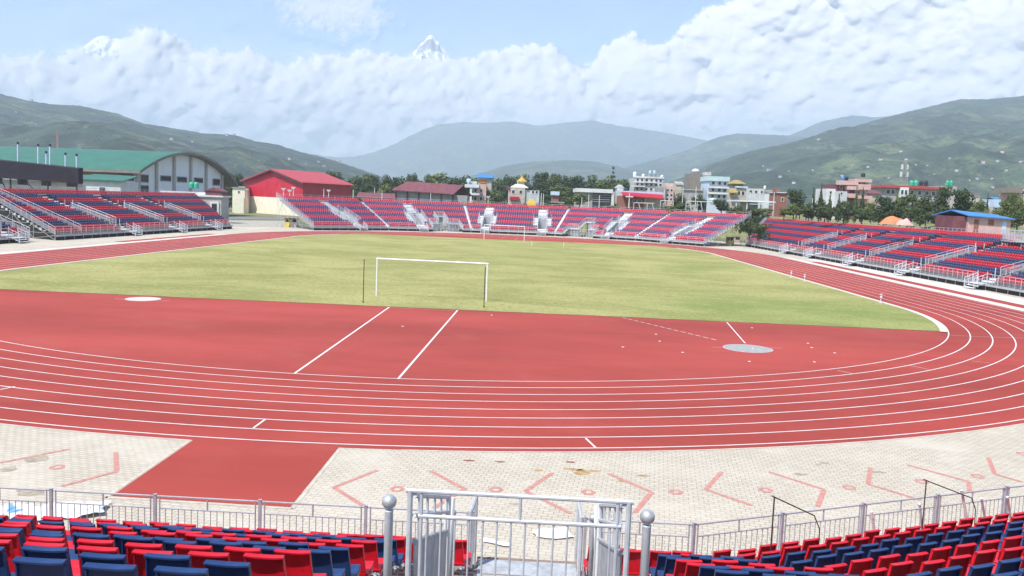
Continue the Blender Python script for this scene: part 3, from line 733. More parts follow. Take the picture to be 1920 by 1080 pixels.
for sg, x, lab in ((1, gx0+.03, 0), (-1, gx1-.03, 0)):
    b = MB(); y1 = gy+2.25; sl = .345
    def zz(y, h): return zt-h-(y-gy)*sl
    b.bar(rel((x, gy, zz(gy, .03))), rel((x, y1, zz(y1, .03))), .02, 6); b.bar(rel((x, gy, zz(gy, .175))), rel((x, y1, zz(y1, .175))), .017, 6)
    for i in range(5):
        y = gy+.25+2.0*i/4.2; q = [(x-.006, y-.035, zz(y-.035, .36)), (x+.006, y-.035, zz(y-.035, .36)), (x+.006, y+.035, zz(y+.035, .36)), (x-.006, y+.035, zz(y+.035, .36))]
        q += [(a, c, zz(c, .03)) for a, c, _ in q]; b.hexa([rel(z) for z in q])
    pn = b.build('side_panel', M['galv'], o)
    b = MB(); q = [(x-.005, gy+.05, zz(gy+.05, 1.25)), (x+.005, gy+.05, zz(gy+.05, 1.25)), (x+.005, y1-.05, zz(y1-.05, 1.2)), (x-.005, y1-.05, zz(y1-.05, 1.2))]
    q += [(a, c, zz(c, .37)) for a, c, _ in q]; b.hexa([rel(z) for z in q])
    b.bar(rel((x, gy+.05, zz(gy+.05, .36))), rel((x, y1-.05, zz(y1-.05, .36))), .02, 6); b.build('sheet', M['galv_sheet' if 'galv_sheet' in M else 'galv_matt'], pn)
    b = MB(); b.bar(rel((x, y1, 2.6)), rel((x, y1, zz(y1, -.02))), .032, 8); b.bar(rel((x-sg*.05, y1-.1, 2.6)), rel((x+sg*.02, y1+.25, zz(y1, .12))), .028, 8); b.build('end_post', M['white'], o)
# railings of the outer steps in front of the gap
for x, lab in ((6.70, 'galvanised step railing on the left of the opening in the front railing'), (8.70, 'galvanised step railing on the right of the opening in the front railing')):
    o = empty('step_railing', (x, -98.3, .65)); tag(o, lab, 'step railing', 'step railings at the stairway foot')
    b = MB(); b.bar((0, 0, -.6), (0, 0, 1.1), .045, 8); b.bar((0, 1.3, -.65), (0, 1.3, .95), .04, 8); b.bar((0, 0, 1.08), (0, 1.3, .93), .03, 6); b.build('frame', M['galv'], o)
    b = MB(); [b.box(-.012, .012, .12+.22*i, .20+.22*i, -.1, 1.0-.02*i) for i in range(5)]; b.build('slats', M['galv_matt'], o)

# ------------------------------------------------------------------ seats of the near stand
def bevelled(mb, name, mat, w=.006, seg=2):
    me = bpy.data.meshes.new(name); me.from_pydata(mb.v, [], mb.f)
    bm = bmesh.new(); bm.from_mesh(me); bmesh.ops.recalc_face_normals(bm, faces=bm.faces)
    bmesh.ops.bevel(bm, geom=list(bm.edges), offset=w, segments=seg, affect='EDGES', profile=.6)
    for f in bm.faces: f.smooth = True
    bm.to_mesh(me); bm.free(); me.materials.append(mat); return me
def back_mesh(mat):
    b = MB(); n = 8
    def W(z): return .198-.031*z/.42            # half width, z measured from the bottom of the back
    def Y(x, z): return .15+.20*z-.05*(1-(x/.22)**2)*(.4+z)     # the panel is hollowed towards the sitter
    th = .012; zs = [0, .14, .28, .40]
    for i in range(n):                          # panel
        for j in range(3):
            z0, z1 = zs[j], zs[j+1]; q = []
            for z, xx in ((z0, i), (z0, i+1), (z1, i+1), (z1, i)):
                x = W(z)*(2*xx/n-1); q.append((x, Y(x, z), .40+z))
            b.add(q+[(x, y+th, z) for x, y, z in q], [(0, 1, 2, 3), (7, 6, 5, 4)] + ([(4, 5, 1, 0)] if j == 0 else []))
    for i in range(n):                          # rolled top rim, deeper at the corners
        q = []
        for xx in (i, i+1):
            t = 2*xx/n-1; x = W(.4)*t; y = Y(x, .40); d = .030+.012*t*t; h = .014*t*t
            q.append([(x, y-.004, .797), (x, y+.002, .818+h), (x*1.01, y+.012, .824+h), (x*1.02, .150+.080+d+.006, .818+h), (x*1.02, .150+.080+d+.004, .803+h), (x, y+th, .802)])
        b.add(q[0]+q[1], [(k, (k+1) % 6, 6+(k+1) % 6, 6+k) for k in range(6)] + ([tuple(range(6))] if i == 0 else []) + ([tuple(range(6, 12))] if i == n-1 else []))
    for sg in (-1, 1):                          # side flanges
        for j in range(3):
            z0, z1 = zs[j], zs[j+1]; q = []
            for z in (z0, z1):
                x = sg*W(z); y = Y(x, z); d = .020+.022*(z/.42)**1.5
                q += [(x, y-.002, .40+z), (x, y+d, .40+z), (x-sg*.012, y+d, .40+z), (x-sg*.012, y, .40+z)]
            b.add(q, [(0, 1, 5, 4), (1, 2, 6, 5), (2, 3, 7, 6), (3, 0, 4, 7)] + ([(3, 2, 1, 0)] if j == 0 else []))
    me = bpy.data.meshes.new('backrest'); me.from_pydata(b.v, [], b.f)
    bm = bmesh.new(); bm.from_mesh(me); bmesh.ops.remove_doubles(bm, verts=bm.verts, dist=.0008); bmesh.ops.recalc_face_normals(bm, faces=bm.faces); bm.to_mesh(me); bm.free()
    me.materials.append(mat); return me
def pan_mesh(mat):
    b = MB(); xs = np.linspace(-.222, .222, 7); ys = [-.27, -.24, -.1, .05, .17]
    def Z(x, y): return .425-.022*(1-(x/.222)**2)*(1-((y+.05)/.25)**2)-(.03 if y < -.25 else 0)
    top = [(x*(1-.05*(y < -.2)), y, Z(x, y)) for y in ys for x in xs]; bot = [(x, y, z-.016) for x, y, z in top]; nx = 7; N = len(top); fs = []
    for j in range(4):
        for i in range(6): a = j*nx+i; fs.append((a, a+1, a+nx+1, a+nx)); fs.append((N+a+nx, N+a+nx+1, N+a+1, N+a))
    per = [i for i in range(nx)] + [j*nx+6 for j in range(1, 5)] + [4*nx+i for i in range(5, -1, -1)] + [j*nx for j in range(3, 0, -1)]
    for k in range(len(per)): a, c = per[k], per[(k+1) % len(per)]; fs.append((a, N+a, N+c, c))
    for sg in (-1, 1):
        b.hexa([(sg*.21, -.2, .36), (sg*.222, -.2, .36), (sg*.222, .17, .36), (sg*.21, .17, .36), (sg*.21, -.2, .41), (sg*.222, -.2, .41), (sg*.222, .17, .43), (sg*.21, .17, .43)])
    b.add(top+bot, fs); me = bpy.data.meshes.new('seat_pan'); me.from_pydata(b.v, [], b.f); me.materials.append(mat); return me
def bracket_mesh():
    b = MB(); b.box(-.235, .235, -.05, -.01, .345, .385); b.box(-.235, .235, .12, .15, .345, .385)
    for x in (-.15, .15):
        b.box(x-.02, x+.02, -.05, .19, .33, .346); b.box(x-.02, x+.02, .02, .06, .0, .33); b.box(x-.035, x+.035, -.03, .11, .0, .012)
        b.bar((x, .155, .37), (x, .175, .37), .012, 6)
    me = bpy.data.meshes.new('bracket'); me.from_pydata(b.v, [], b.f); me.materials.append(M['galv']); return me
BACK = [back_mesh(M['red']), back_mesh(M['blue'])]; PAN = [pan_mesh(M['red']), pan_mesh(M['blue'])]; BRK = bracket_mesh()
ORD = ['front', 'second', 'third', 'fourth', 'fifth', 'sixth', 'seventh', 'eighth', 'ninth', 'tenth', 'eleventh', 'twelfth', 'thirteenth', 'fourteenth', 'fifteenth']
NTH = ['nearest', 'second', 'third', 'fourth', 'fifth', 'sixth', 'seventh', 'eighth', 'ninth', 'tenth', 'eleventh', 'twelfth', 'thirteenth', 'fourteenth', 'fifteenth', 'sixteenth',
       'seventeenth', 'eighteenth', 'nineteenth', 'twentieth', 'twenty-first', 'twenty-second', 'twenty-third', 'twenty-fourth', 'twenty-fifth', 'twenty-sixth', 'twenty-seventh', 'twenty-eighth', 'twenty-ninth', 'thirtieth'] + ['distant']*60
PIT = .478
cand = []
for k in range(1, 13):
    col = 1 if ((k-1)//2) % 2 else 0; d = (k-1)*.85+.48
    if k <= 14:
        G0 = 1.10 if k < 3 else 2.05
        for i in range(46): cand.append((CEN, GT-G0-.12-i*PIT, d, k, col, 'left', i))
        m = CEN.ends(d)[1]; i = 0
        while GT+G0+.12+i*PIT < m-.22: cand.append((CEN, GT+G0+.12+i*PIT, d, k, col, 'right', i)); i += 1
        a, _ = ANG.ends(d)
        for i in range(34): cand.append((ANG, a+.24+i*PIT, d, k, col, 'angled', i))
near_list, far_list = [], []
for c in cand:
    s, t, d, k, col, side, i = c; p = s.p(t, d, s.zk(k)); u, v, z = to_px((p[0], p[1], p[2]+.78))
    if z > .5 and -60 < u < 1980 and v < 1105: near_list.append((z, c, p))
    elif z > .3 and -700 < u < 2700 and s.p(t, d, 0)[1] > -112: far_list.append((c, p))
near_list.sort(key=lambda q: q[0])
proto = {}
for z, c, p in near_list[:300]:
    s, t, d, k, col, side, i = c
    jr = random.uniform(-.02, .02)
    o = empty('stadium_seat', p, s.face-math.pi/2+jr)
    cn = 'red' if col == 0 else 'blue'; row = ORD[k-1]+' row' if k > 1 else 'front row'
    if side == 'angled': lab = f"{cn} plastic seat, {row} of the angled block, {NTH[i]} seat from the bend"
    elif side == 'left': lab = f"{cn} plastic seat, {row} from the railing, {NTH[i]} seat left of the gated stairway"
    else: lab = f"{cn} plastic seat, {row} from the railing, {NTH[i]} seat right of the gated stairway"
    tag(o, lab.replace(', second row', ', second row'), 'seat', 'red and blue plastic seats of the near stand')
    for nm, me in (('backrest', BACK[col]), ('seat_pan', PAN[col]), ('bracket', BRK)):
        q = bpy.data.objects.new(nm, me); COL.objects.link(q); q.parent = o
        if nm == 'backrest': q.rotation_euler = (random.uniform(-.035, .035), 0, 0)
rest = [(c, p) for z, c, p in near_list[300:]] + far_list
# ------------------------------------------------------------------ the thousands of other seats: one mass
def seat_proxy():
    b = MB()
    b.hexa([(-.22, .16, .40), (.22, .16, .40), (.22, .185, .40), (-.22, .185, .40), (-.205, .25, .80), (.205, .25, .80), (.205, .30, .80), (-.205, .30, .80)])
    b.hexa([(-.22, -.27, .385), (.22, -.27, .385), (.22, .17, .39), (-.22, .17, .39), (-.22, -.27, .42), (.22, -.27, .42), (.22, .17, .425), (-.22, .17, .425)])
    return np.array(b.v), b.f
sv, sf = seat_proxy(); sf = np.array(sf)
sv[:, 0] *= .92
allp = list(FAR_SEATS) + [(*p, c[0].face, c[4]) for c, p in rest]
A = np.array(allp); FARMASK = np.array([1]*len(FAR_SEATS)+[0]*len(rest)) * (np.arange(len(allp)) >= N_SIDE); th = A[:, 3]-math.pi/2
X = sv[None, :, 0]*np.cos(th)[:, None]-sv[None, :, 1]*np.sin(th)[:, None]+A[:, 0:1]
Y = sv[None, :, 0]*np.sin(th)[:, None]+sv[None, :, 1]*np.cos(th)[:, None]+A[:, 1:2]
Z = sv[None, :, 2]+A[:, 2:3]
V = np.stack([X, Y, Z], -1).reshape(-1, 3); nS = len(A); nv = len(sv)
F = (sf[None]+(np.arange(nS)*nv)[:, None, None]).reshape(-1, 4)
me = bpy.data.meshes.new('stadium_seats')
me.vertices.add(len(V)); me.vertices.foreach_set('co', V.ravel().astype(np.float32))
me.loops.add(F.size); me.loops.foreach_set('vertex_index', F.ravel().astype(np.int32))
me.polygons.add(len(F)); me.polygons.foreach_set('loop_start', (np.arange(len(F))*4).astype(np.int32))
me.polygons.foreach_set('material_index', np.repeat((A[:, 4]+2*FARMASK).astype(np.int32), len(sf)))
[me.materials.append(M[k]) for k in ('red_mass', 'blue_mass', 'red_glare', 'blue_glare')]; me.update(calc_edges=True); me.validate()
o = bpy.data.objects.new('stadium_seats', me); COL.objects.link(o)
tag(o, 'thousands of small red and navy seats in bands on the far, left and right grandstands', 'seats', kind='stuff')

# ------------------------------------------------------------------ things on the field
def goal(pl, pr, h, label, tilt=0.0, net=False):
    pl, pr = np.array(pl), np.array(pr); c = (pl+pr)/2; o = empty('football_goal', (c[0], c[1], 0.02)); tag(o, label, 'goal', 'white football goals')
    a, e = pl-c, pr-c
    for q in (a, e):
        b = MB(); b.bar((q[0], q[1], 0), (q[0], q[1], h), .06, 10); b.build('upright', M['white'], o)
    x = (e-a)/np.linalg.norm(e-a)*.06
    b = MB(); b.bar((a[0]-x[0], a[1]-x[1], h), (e[0]+x[0], e[1]+x[1], h), .06, 10); b.build('crossbar', M['white'], o)
    return o
goal((-4.43, -49.89), (3.61, -50.39), 2.72, 'large plain white football goal without a net at the near edge of the turf')
goal((-3.84, 47.81), (3.48, 46.6), 2.62, 'distant white football goal in front of the far grandstand')
for (x, y), h, lab in (((-4.49, -54.22), 2.95, 'thin dark pole standing by itself left of the near goal'), ((3.70, -53.9), 2.75, 'thin dark pole just in front of the right upright of the near goal')):
    b = MB(); b.bar((0, 0, 0), (0, 0, h), .028, 6); b.bar((0, 0, 0), (0, 0, .10), .07, 8, .04); o = b.build('thin_pole', M['dark_steel']); o.location = (x, y, .02)
    tag(o, lab, 'pole', 'thin dark poles by the near goal')
M['marker'] = plain('marker_white', (.72, .68, .72), .5, .1, 4)
for u, v, lab in ((1483, 521, 'small white marker stand on the right kerb, farthest of three'), (1508, 528, 'small white marker stand on the right kerb, middle of three'), (1651, 569, 'small white marker stand on the right kerb, nearest the bend')):
    g = G(u, v); o = empty('marker_stand', (g[0], g[1], .03)); tag(o, lab, 'marker', 'white marker stands along the right kerb')
    b = MB(); b.box(-.12, .12, -.12, .12, 0, .03); b.bar((0, 0, .03), (0, 0, .74), .03, 8); b.build('stem', M['marker'], o)
    b = MB(); b.box(-.09, .09, -.04, .04, .45, .58); b.bar((-.12, 0, .75), (.12, 0, .75), .025, 6); b.build('head', M['marker'], o)
for u, v, lab in ((997, 460, 'short white stake in the far turf right of the far goal'), (1057, 462, 'second short white stake in the far turf, farther to the right')):
    g = G(u, v); b = MB(); b.bar((0, 0, 0), (0, 0, .65), .05, 8); b.box(-.12, .12, -.12, .12, 0, .03); o = b.build('marker_stake', M['marker']); o.location = (g[0], g[1], .02); tag(o, lab, 'stake', 'white stakes in the far turf')
# crumpled banner on the paving behind the railing
def crumple(name, c, w, h, rz, mat, seed, label, amp=.16, cols=None):
    n, m = 44, 26; vs = []
    for j in range(m):
        for i in range(n):
            x, y = w*(i/(n-1)-.5), h*(j/(m-1)-.5); e = mnoise.noise((x*1.3+seed, y*1.3, seed)); e2 = mnoise.noise((x*4+seed, y*4, seed+4))
            vs.append((x+e*.18+e2*.06, y+mnoise.noise((y*1.5, x*1.5, seed+8))*.22, max(.012, .03+amp*(abs(e)+.5*abs(e2)))))
    b = MB(); b.add(vs, [(j*n+i, j*n+i+1, (j+1)*n+i+1, (j+1)*n+i) for j in range(m-1) for i in range(n-1)])
    o = b.build(name, mat, smooth=True); o.location = (c[0], c[1], 0); o.rotation_euler = (0, 0, rz); tag(o, label, 'sheet'); return o
def banner_mat():
    m, nt, b = new_mat('printed_banner'); c = mix(nt, (.80, .80, .80), (.12, .30, .52), ramp(nt, noise(nt, 1.1, 2, .5, dist=.8), .60, .66)); c = mix(nt, c, (.03, .05, .09), ramp(nt, noise(nt, 1.7, 3, .6, dist=.5), .68, .72))
    nt.links.new(c, b.inputs['Base Color']); b.inputs['Roughness'].default_value = .5; return m
M['banner'] = banner_mat(); M['sheet'] = plain('white_plastic_sheet', (.80, .80, .79), .45, .06, 3)
g = G(85, 963); crumple('banner_sheet', g, 2.6, 1.0, .35, M['banner'], 3, 'crumpled white and blue printed banner lying behind the railing at the left')
g = G(1035, 1003); crumple('plastic_sheet', g, .75, .45, .2, M['sheet'], 9, 'crumpled white plastic sheet on the paving beyond the gated stairway', .05)
g = G(930, 1020); crumple('plastic_scrap', g, .55, .22, -.2, M['sheet'], 21, 'small white plastic scrap on the paving left of the larger sheet', .03)

for u, v in ((755, 612), (1230, 627), (1237, 640), (1280, 661), (1405, 678), (1527, 679), (1515, 644), (1522, 652), (1565, 662), (1410, 615), (922, 591), (1168, 651)):
    g = G(u, v); b = MB(); b.lathe([(.07, 0), (.075, .012), (.05, .02)], 9); o = b.build('ground_marker', M['white']); o.location = (g[0], g[1], .004); tag(o, 'small white disc lying on the red throwing apron', 'disc', 'white discs on the red apron')

# ------------------------------------------------------------------ hills, peaks, clouds, haze
def prof(pts, u):
    xs = [p[0] for p in pts]; ys = [p[1] for p in pts]; return np.interp(u, xs, ys)
HILLS = {}
def hill(name, pts, dc, df, mat, nu=260, nv=46, rough=1.0, seed=0, u0=-420, u1=2340, zfoot=0.0, fuzz=1.2):
    us = np.linspace(max(u0, pts[0][0]), min(u1, pts[-1][0]), nu); vs_ = []; back = 8
    for j in range(nv+back):
        k = j/(nv-1)
        for u in us:
            v = prof(pts, u); top = P(u, v, dc)
            if k <= 1:
                d = df+(dc-df)*k; e = P(u, v, d); x, y = e[0], e[1]
                sp = mnoise.fractal((x/(dc*.16)+seed, y/(dc*.16), seed*1.7), .9, 2.1, 5)
                prof_k = k**(1.15)
                z = zfoot+(top[2]-zfoot)*prof_k + rough*(top[2]-zfoot)*.30*sp*math.sin(math.pi*min(1, k))**.9*(1-.3*k)
                if k == 1: z = top[2]+fuzz*dc/1674*mnoise.fractal((x/(dc*.004), y/(dc*.004), 5), .8, 2.2, 3)
            else:
                d = dc*(1+.10*(k-1)*nv/back*1.2); e = P(u, v, d); x, y = e[0], e[1]; z = max(-1.0, top[2]*(1-(k-1)*nv/back*.9))
            vs_.append((x, y, max(-.02 if k > 0 else -.8, z)))
    b = MB(); b.add(vs_, [(j*nu+i, j*nu+i+1, (j+1)*nu+i+1, (j+1)*nu+i) for j in range(nv+back-1) for i in range(nu-1)])
    o = b.build(name, mat, smooth=True); tag(o, kind='structure'); HILLS[name] = (us, vs_, nu, nv); return o
hill('hill_ridge', [(-420, 130), (-200, 150), (0, 176), (50, 188), (90, 195), (150, 198), (220, 213), (270, 232), (330, 241), (380, 250), (440, 253), (480, 265), (520, 271), (560, 284), (600, 293), (640, 305), (700, 326), (760, 345), (860, 368)], 2300, 900, M['hill'], seed=1.3)
hill('cleared_hill', [(-60, 330), (60, 300), (140, 284), (180, 274), (215, 262), (235, 257), (270, 266), (300, 281), (350, 300), (420, 325), (500, 345)], 1300, 800, M['hill_bare'], nu=120, nv=26, seed=4.1)
hill('terraced_hill', [(1130, 384), (1280, 331), (1330, 308), (1380, 291), (1440, 276), (1500, 262), (1560, 249), (1620, 232), (1680, 215), (1720, 205), (1800, 186), (1850, 186), (1920, 180), (2100, 160), (2340, 170)], 3000, 900, M['hill_green'], nu=320, nv=60, seed=7.7)
hill('low_hill', [(820, 352), (880, 331), (950, 310), (1000, 303), (1060, 300), (1110, 302), (1150, 310), (1220, 326), (1300, 350)], 4200, 2500, M['hill'], nu=140, nv=24, seed=2.2)
hill('valley_hill', [(1050, 352), (1180, 312), (1240, 296), (1290, 281), (1340, 259), (1380, 250), (1430, 252), (1480, 254), (1560, 262), (1700, 290), (1900, 330)], 4900, 3100, M['hill_green'], nu=160, nv=28, seed=9.2)
hill('blue_mountain', [(420, 352), (520, 330), (600, 312), (640, 300), (700, 285), (740, 270), (762, 258), (800, 240), (830, 232), (870, 229), (920, 230), (960, 227), (1010, 236), (1060, 230), (1110, 226), (1160, 236), (1230, 246), (1300, 258), (1400, 280), (1500, 300)], 7900, 6000, M['hill'], nu=240, nv=34, seed=5.5, rough=.8)
hill('blue_spur', [(1380, 300), (1440, 270), (1480, 254), (1540, 228), (1600, 216), (1640, 220), (1700, 215), (1800, 214), (2000, 220)], 6200, 5000, M['hill'], nu=120, nv=24, seed=8.5)
hill('far_ridge', [(-420, 300), (300, 275), (440, 262), (480, 268), (560, 286), (640, 296), (720, 290), (800, 300), (1000, 320)], 7600, 6200, M['hill'], nu=120, nv=20, seed=6.5)
# snow peaks beyond the clouds
def snow_mat():
    m, nt, b = new_mat('snow_and_rock'); g = nt.nodes.new('ShaderNodeNewGeometry'); sx = nt.nodes.new('ShaderNodeSeparateXYZ'); nt.links.new(g.outputs['Normal'], sx.inputs[0])
    f = math2(nt, 'ADD', sx.outputs[2], math2(nt, 'MULTIPLY', noise(nt, .004, 6, .7), .5))
    c = mix(nt, (.20, .24, .31), (.88, .90, .93), math2(nt, 'MULTIPLY', ramp(nt, f, .42, .62), ramp(nt, noise(nt, .0011, 9, .78, dist=1.2), .40, .52))); nt.links.new(c, b.inputs['Base Color']); b.inputs['Roughness'].default_value = .8; return m
M['snow'] = snow_mat()
def peak(name, cu, cv, d, ridge, seed, spine):
    """a faceted pyramid: outline as (pixel offset, pixel drop), spine = pixel offset the sunlit and the shaded faces meet on lower down"""
    us = np.linspace(ridge[0][0], ridge[-1][0], 110); nv = 34; vs_ = []
    base = P(cu, 260, d)[2]; px = d/1674
    for j in range(nv+1):
        k = j/nv
        for du in us:
            v = prof(ridge, du); top = P(cu+du, cv+v, d)
            xr = du*px; fold = abs(xr-spine*px*k*6)          # ribs running down from the summit
            rib = mnoise.ridged_multi_fractal(((du+seed*31)/13+k*.8, k*2.2, seed), .9, 2.1, 5, 1.0, 2.0)
            out_ = k*3400-fold*.35*(1-k*.3)+(rib-1.1)*260*min(1, 5*k)
            z = top[2]-(top[2]-base)*k+ (rib-1.1)*60*min(1, 5*k); e = P(cu+du, cv+v, d)
            vs_.append((e[0], e[1]-out_, z))
    n = len(us); b = MB(); b.add(vs_, [(j*n+i, j*n+i+1, (j+1)*n+i+1, (j+1)*n+i) for j in range(nv) for i in range(n-1)])
    tag(b.build(name, M['snow']), kind='structure')
peak('snow_mountain', 808, 65, 26000, [(-150, 190), (-70, 80), (-42, 40), (-34, 29), (-28, 26), (-19, 14), (-13, 11), (-6, 2), (0, 0), (5, 3), (9, 10), (15, 13), (19, 21), (25, 26), (32, 40), (50, 60), (90, 110), (160, 190)], 2.0, 10)
peak('snow_mountain', 192, 67, 27000, [(-220, 190), (-110, 80), (-52, 36), (-38, 18), (-24, 6), (-10, 1), (0, 0), (14, 1), (28, 5), (40, 10), (60, 25), (120, 70), (220, 180)], 5.0, -20)

# the bank of cumulus that stands in front of the peaks: billows in relief on a dome section well beyond the hills, lit by the sun
RC = 15000.0; YAW0 = -0.0389
top_px = [(-700, 120), (-300, 70), (-120, 85), (0, 97), (60, 101), (100, 102), (150, 98), (200, 104), (225, 85), (245, 64), (275, 56), (300, 58), (335, 68), (352, 84), (372, 104), (410, 97), (440, 92), (468, 88), (500, 104), (535, 118), (575, 112), (620, 104), (655, 97), (700, 101), (735, 98), (790, 106), (850, 108),
          (880, 104), (920, 98), (950, 94), (985, 80), (1010, 78), (1035, 90), (1062, 112), (1085, 128), (1102, 128), (1125, 104), (1145, 88), (1165, 72), (1185, 66), (1210, 78), (1240, 82), (1265, 76), (1290, 52), (1320, 28), (1345, 12), (1370, -4), (1420, -40), (1520, -90), (1700, -140), (2100, -200), (2700, -150)]
azd = np.arange(-37, 37.01, .06); eld = np.arange(-1.0, 17.01, .06); NA, NE = len(azd), len(eld)
def azel(u, v):
    q = P(u, v, 1.0)-CAM; return math.degrees(math.atan2(q[0], q[1])-YAW0), math.degrees(math.atan2(q[2], math.hypot(q[0], q[1])))
_t = [azel(*p) for p in top_px]; ctop = np.interp(azd, [p[0] for p in _t], [p[1] for p in _t])
AZ, EL = np.meshgrid(azd, eld)
def vnoise(x, y, seed):
    g = np.random.default_rng(seed).random((257, 257)); xi = np.floor(x).astype(int); yi = np.floor(y).astype(int); fx, fy = x-xi, y-yi
    fx = fx*fx*fx*(fx*(fx*6-15)+10); fy = fy*fy*fy*(fy*(fy*6-15)+10); a = g[yi % 256, xi % 256]; b_ = g[yi % 256, (xi+1) % 256]; c = g[(yi+1) % 256, xi % 256]; d = g[(yi+1) % 256, (xi+1) % 256]
    return (a*(1-fx)+b_*fx)*(1-fy)+(c*(1-fx)+d*fx)*fy
def fbm(x, y, seed, octv=6, gain=.55):
    o = 0; amp = 1; tot = 0
    for k in range(octv): o = o+amp*vnoise(x*2**k+17.3*k, y*2**k+5.1*k, seed+k); tot += amp; amp *= gain
    return o/tot-.5
WX = AZ+.9*fbm(AZ*.9, EL*.9, 3)+.25*fbm(AZ*4, EL*4, 33, 4); WY = EL+.8*fbm(AZ*.9+40, EL*.9+9, 5)+.22*fbm(AZ*4+9, EL*4, 35, 4)
dep = np.full(AZ.shape, -9.0); cov = np.full(AZ.shape, -9.0)
crng = np.random.default_rng(21)
def puff(a, e, r, base, flat=.85):
    i0, i1 = np.searchsorted(azd, [a-r-1.0, a+r+1.0]); j0, j1 = np.searchsorted(eld, [e-r-1.0, e+r+1.0])
    if i1 <= i0 or j1 <= j0: return
    x, y = WX[j0:j1, i0:i1]-a, (WY[j0:j1, i0:i1]-e)/flat; d2 = x*x+y*y; ins = d2 < r*r
    h = base+np.sqrt(np.maximum(r*r-d2, 0)); D = dep[j0:j1, i0:i1]; D[ins] = np.maximum(D[ins], h[ins]); C = cov[j0:j1, i0:i1]; np.maximum(C, r-np.sqrt(d2), out=C)
topf = lambda a: float(np.interp(a, azd, ctop))
for a in np.arange(-37, 37, .16):          # the heads along the upper outline
    r = crng.uniform(.22, .75); puff(a, topf(a)-r*.85, r, crng.uniform(.0, .5))
    r = crng.uniform(.6, 1.3); a2 = a+crng.uniform(-.4, .4); puff(a2, min(topf(a2-r*.6), topf(a2), topf(a2+r*.6))-r*.9, r, crng.uniform(.1, .9))
for _ in range(220):                       # the largest swellings
    a = crng.uniform(-37, 37); tp = topf(a); e = crng.uniform(2, max(2.5, tp-2.2)); r = min(crng.uniform(1.5, 2.8), (tp-e)*.9); puff(a, e, r, crng.uniform(-.6, 1.2))
for _ in range(900):                      # the body
    a = crng.uniform(-37, 37); tp = topf(a); e = crng.uniform(.5, tp-1.0); r = min(crng.uniform(.5, 1.7), (tp-e)*.95); puff(a, e, r, crng.uniform(-.3, 1.0)+.10*(tp-e))
for _ in range(4200):                      # small billows riding on the big ones
    a = crng.uniform(-36.8, 36.8); e = crng.uniform(1, min(16.5, topf(a)-.1)); i, j = np.searchsorted(azd, a), np.searchsorted(eld, e)
    if i >= NA or j >= NE or dep[j, i] < -5: continue
    r = crng.uniform(.14, .5); puff(a, e, r, dep[j, i]-r*.5)
dep = np.where(dep < -5, -.2, dep); dep = np.where(EL < ctop[None, :]-.5, np.maximum(dep, .35+.09*(ctop[None, :]-EL)), dep)
dep = dep+.07*fbm(AZ*3, EL*3, 51, 6, .6)
def blur(a, n):
    a = a.copy()
    for _ in range(n): a[1:-1, 1:-1] = (a[1:-1, 1:-1]*2+a[:-2, 1:-1]+a[2:, 1:-1]+a[1:-1, :-2]+a[1:-1, 2:])/6
    return a
big_ = blur(dep, 90); mid_ = blur(dep, 22); dep = big_+1.0*(mid_-big_)+.36*(dep-mid_)+1.3*fbm(AZ*.30, EL*.5, 61, 4)-.035*np.maximum(0, 7.5-EL)**2
for _ in range(3): dep[1:-1, 1:-1] = (dep[1:-1, 1:-1]*2+dep[:-2, 1:-1]+dep[2:, 1:-1]+dep[1:-1, :-2]+dep[1:-1, 2:])/6
def sst(x, a, b): t = np.clip((x-a)/(b-a), 0, 1); return t*t*(3-2*t)
fine = fbm(AZ*2.2, EL*2.2, 71, 7, .62)
cover = np.maximum(sst(cov+.75*fine, -.05, .28), sst(ctop[None, :]-EL+.8*fine, .6, 1.5))
a1, e1 = azel(632, 22); rr = np.sqrt(((WX-a1)/3.9)**2+((WY-e1)/1.7)**2)+.9*fine; cover = np.maximum(cover, .72*sst(rr, 1.05, .35)); dep = np.where(rr < 1.1, .5*np.sqrt(np.maximum(0, 1.1-rr))-.2*(EL-e1)*.5, dep)
baseE = 3.6+1.2*np.sin(AZ*.11+.6)+1.5*fbm(AZ*.35, EL*.35, 91, 4)
low = .25*sst(EL, baseE-2.4, baseE)+.75*sst(EL+1.6*fbm(AZ*.8, EL*1.3, 93, 6, .6), baseE-.8, baseE+2.2)
over = sst(AZ, 10, 17)*sst(EL, 8.5, 11.5); dep = dep+over*(EL-8.5)*.22       # the high layer on the right leans out over its own base
cover = cover*low
veil = .10+.26*sst(EL, 13, 2.5)+.22*np.clip(fbm(AZ*.16, EL*.5, 111, 5)+.15, 0, 1)
alpha = 1-(1-cover*.985)*(1-np.clip(veil, 0, .6))
rad = RC-np.clip(dep, -.3, 4)*RC*math.pi/180*.72+EL*RC*math.pi/180*.60
cx = CAM[0]+rad*np.sin(np.radians(AZ)+YAW0); cy = CAM[1]+rad*np.cos(np.radians(AZ)+YAW0); cz = CAM[2]+rad*np.tan(np.radians(EL))
V = np.stack([cx, cy, cz], -1).reshape(-1, 3); idx = np.arange(NA*NE).reshape(NE, NA)
F = np.stack([idx[:-1, :-1], idx[:-1, 1:], idx[1:, 1:], idx[1:, :-1]], -1).reshape(-1, 4)
me = bpy.data.meshes.new('clouds'); me.vertices.add(NA*NE); me.vertices.foreach_set('co', V.ravel().astype(np.float32)); me.loops.add(F.size); me.loops.foreach_set('vertex_index', F.ravel().astype(np.int32))
me.polygons.add(len(F)); me.polygons.foreach_set('loop_start', (np.arange(len(F))*4).astype(np.int32)); me.update(calc_edges=True)
at = me.attributes.new('thickness', 'FLOAT', 'POINT'); at.data.foreach_set('value', alpha.ravel().astype(np.float32))
me.polygons.foreach_set('use_smooth', np.ones(len(F), dtype=bool))
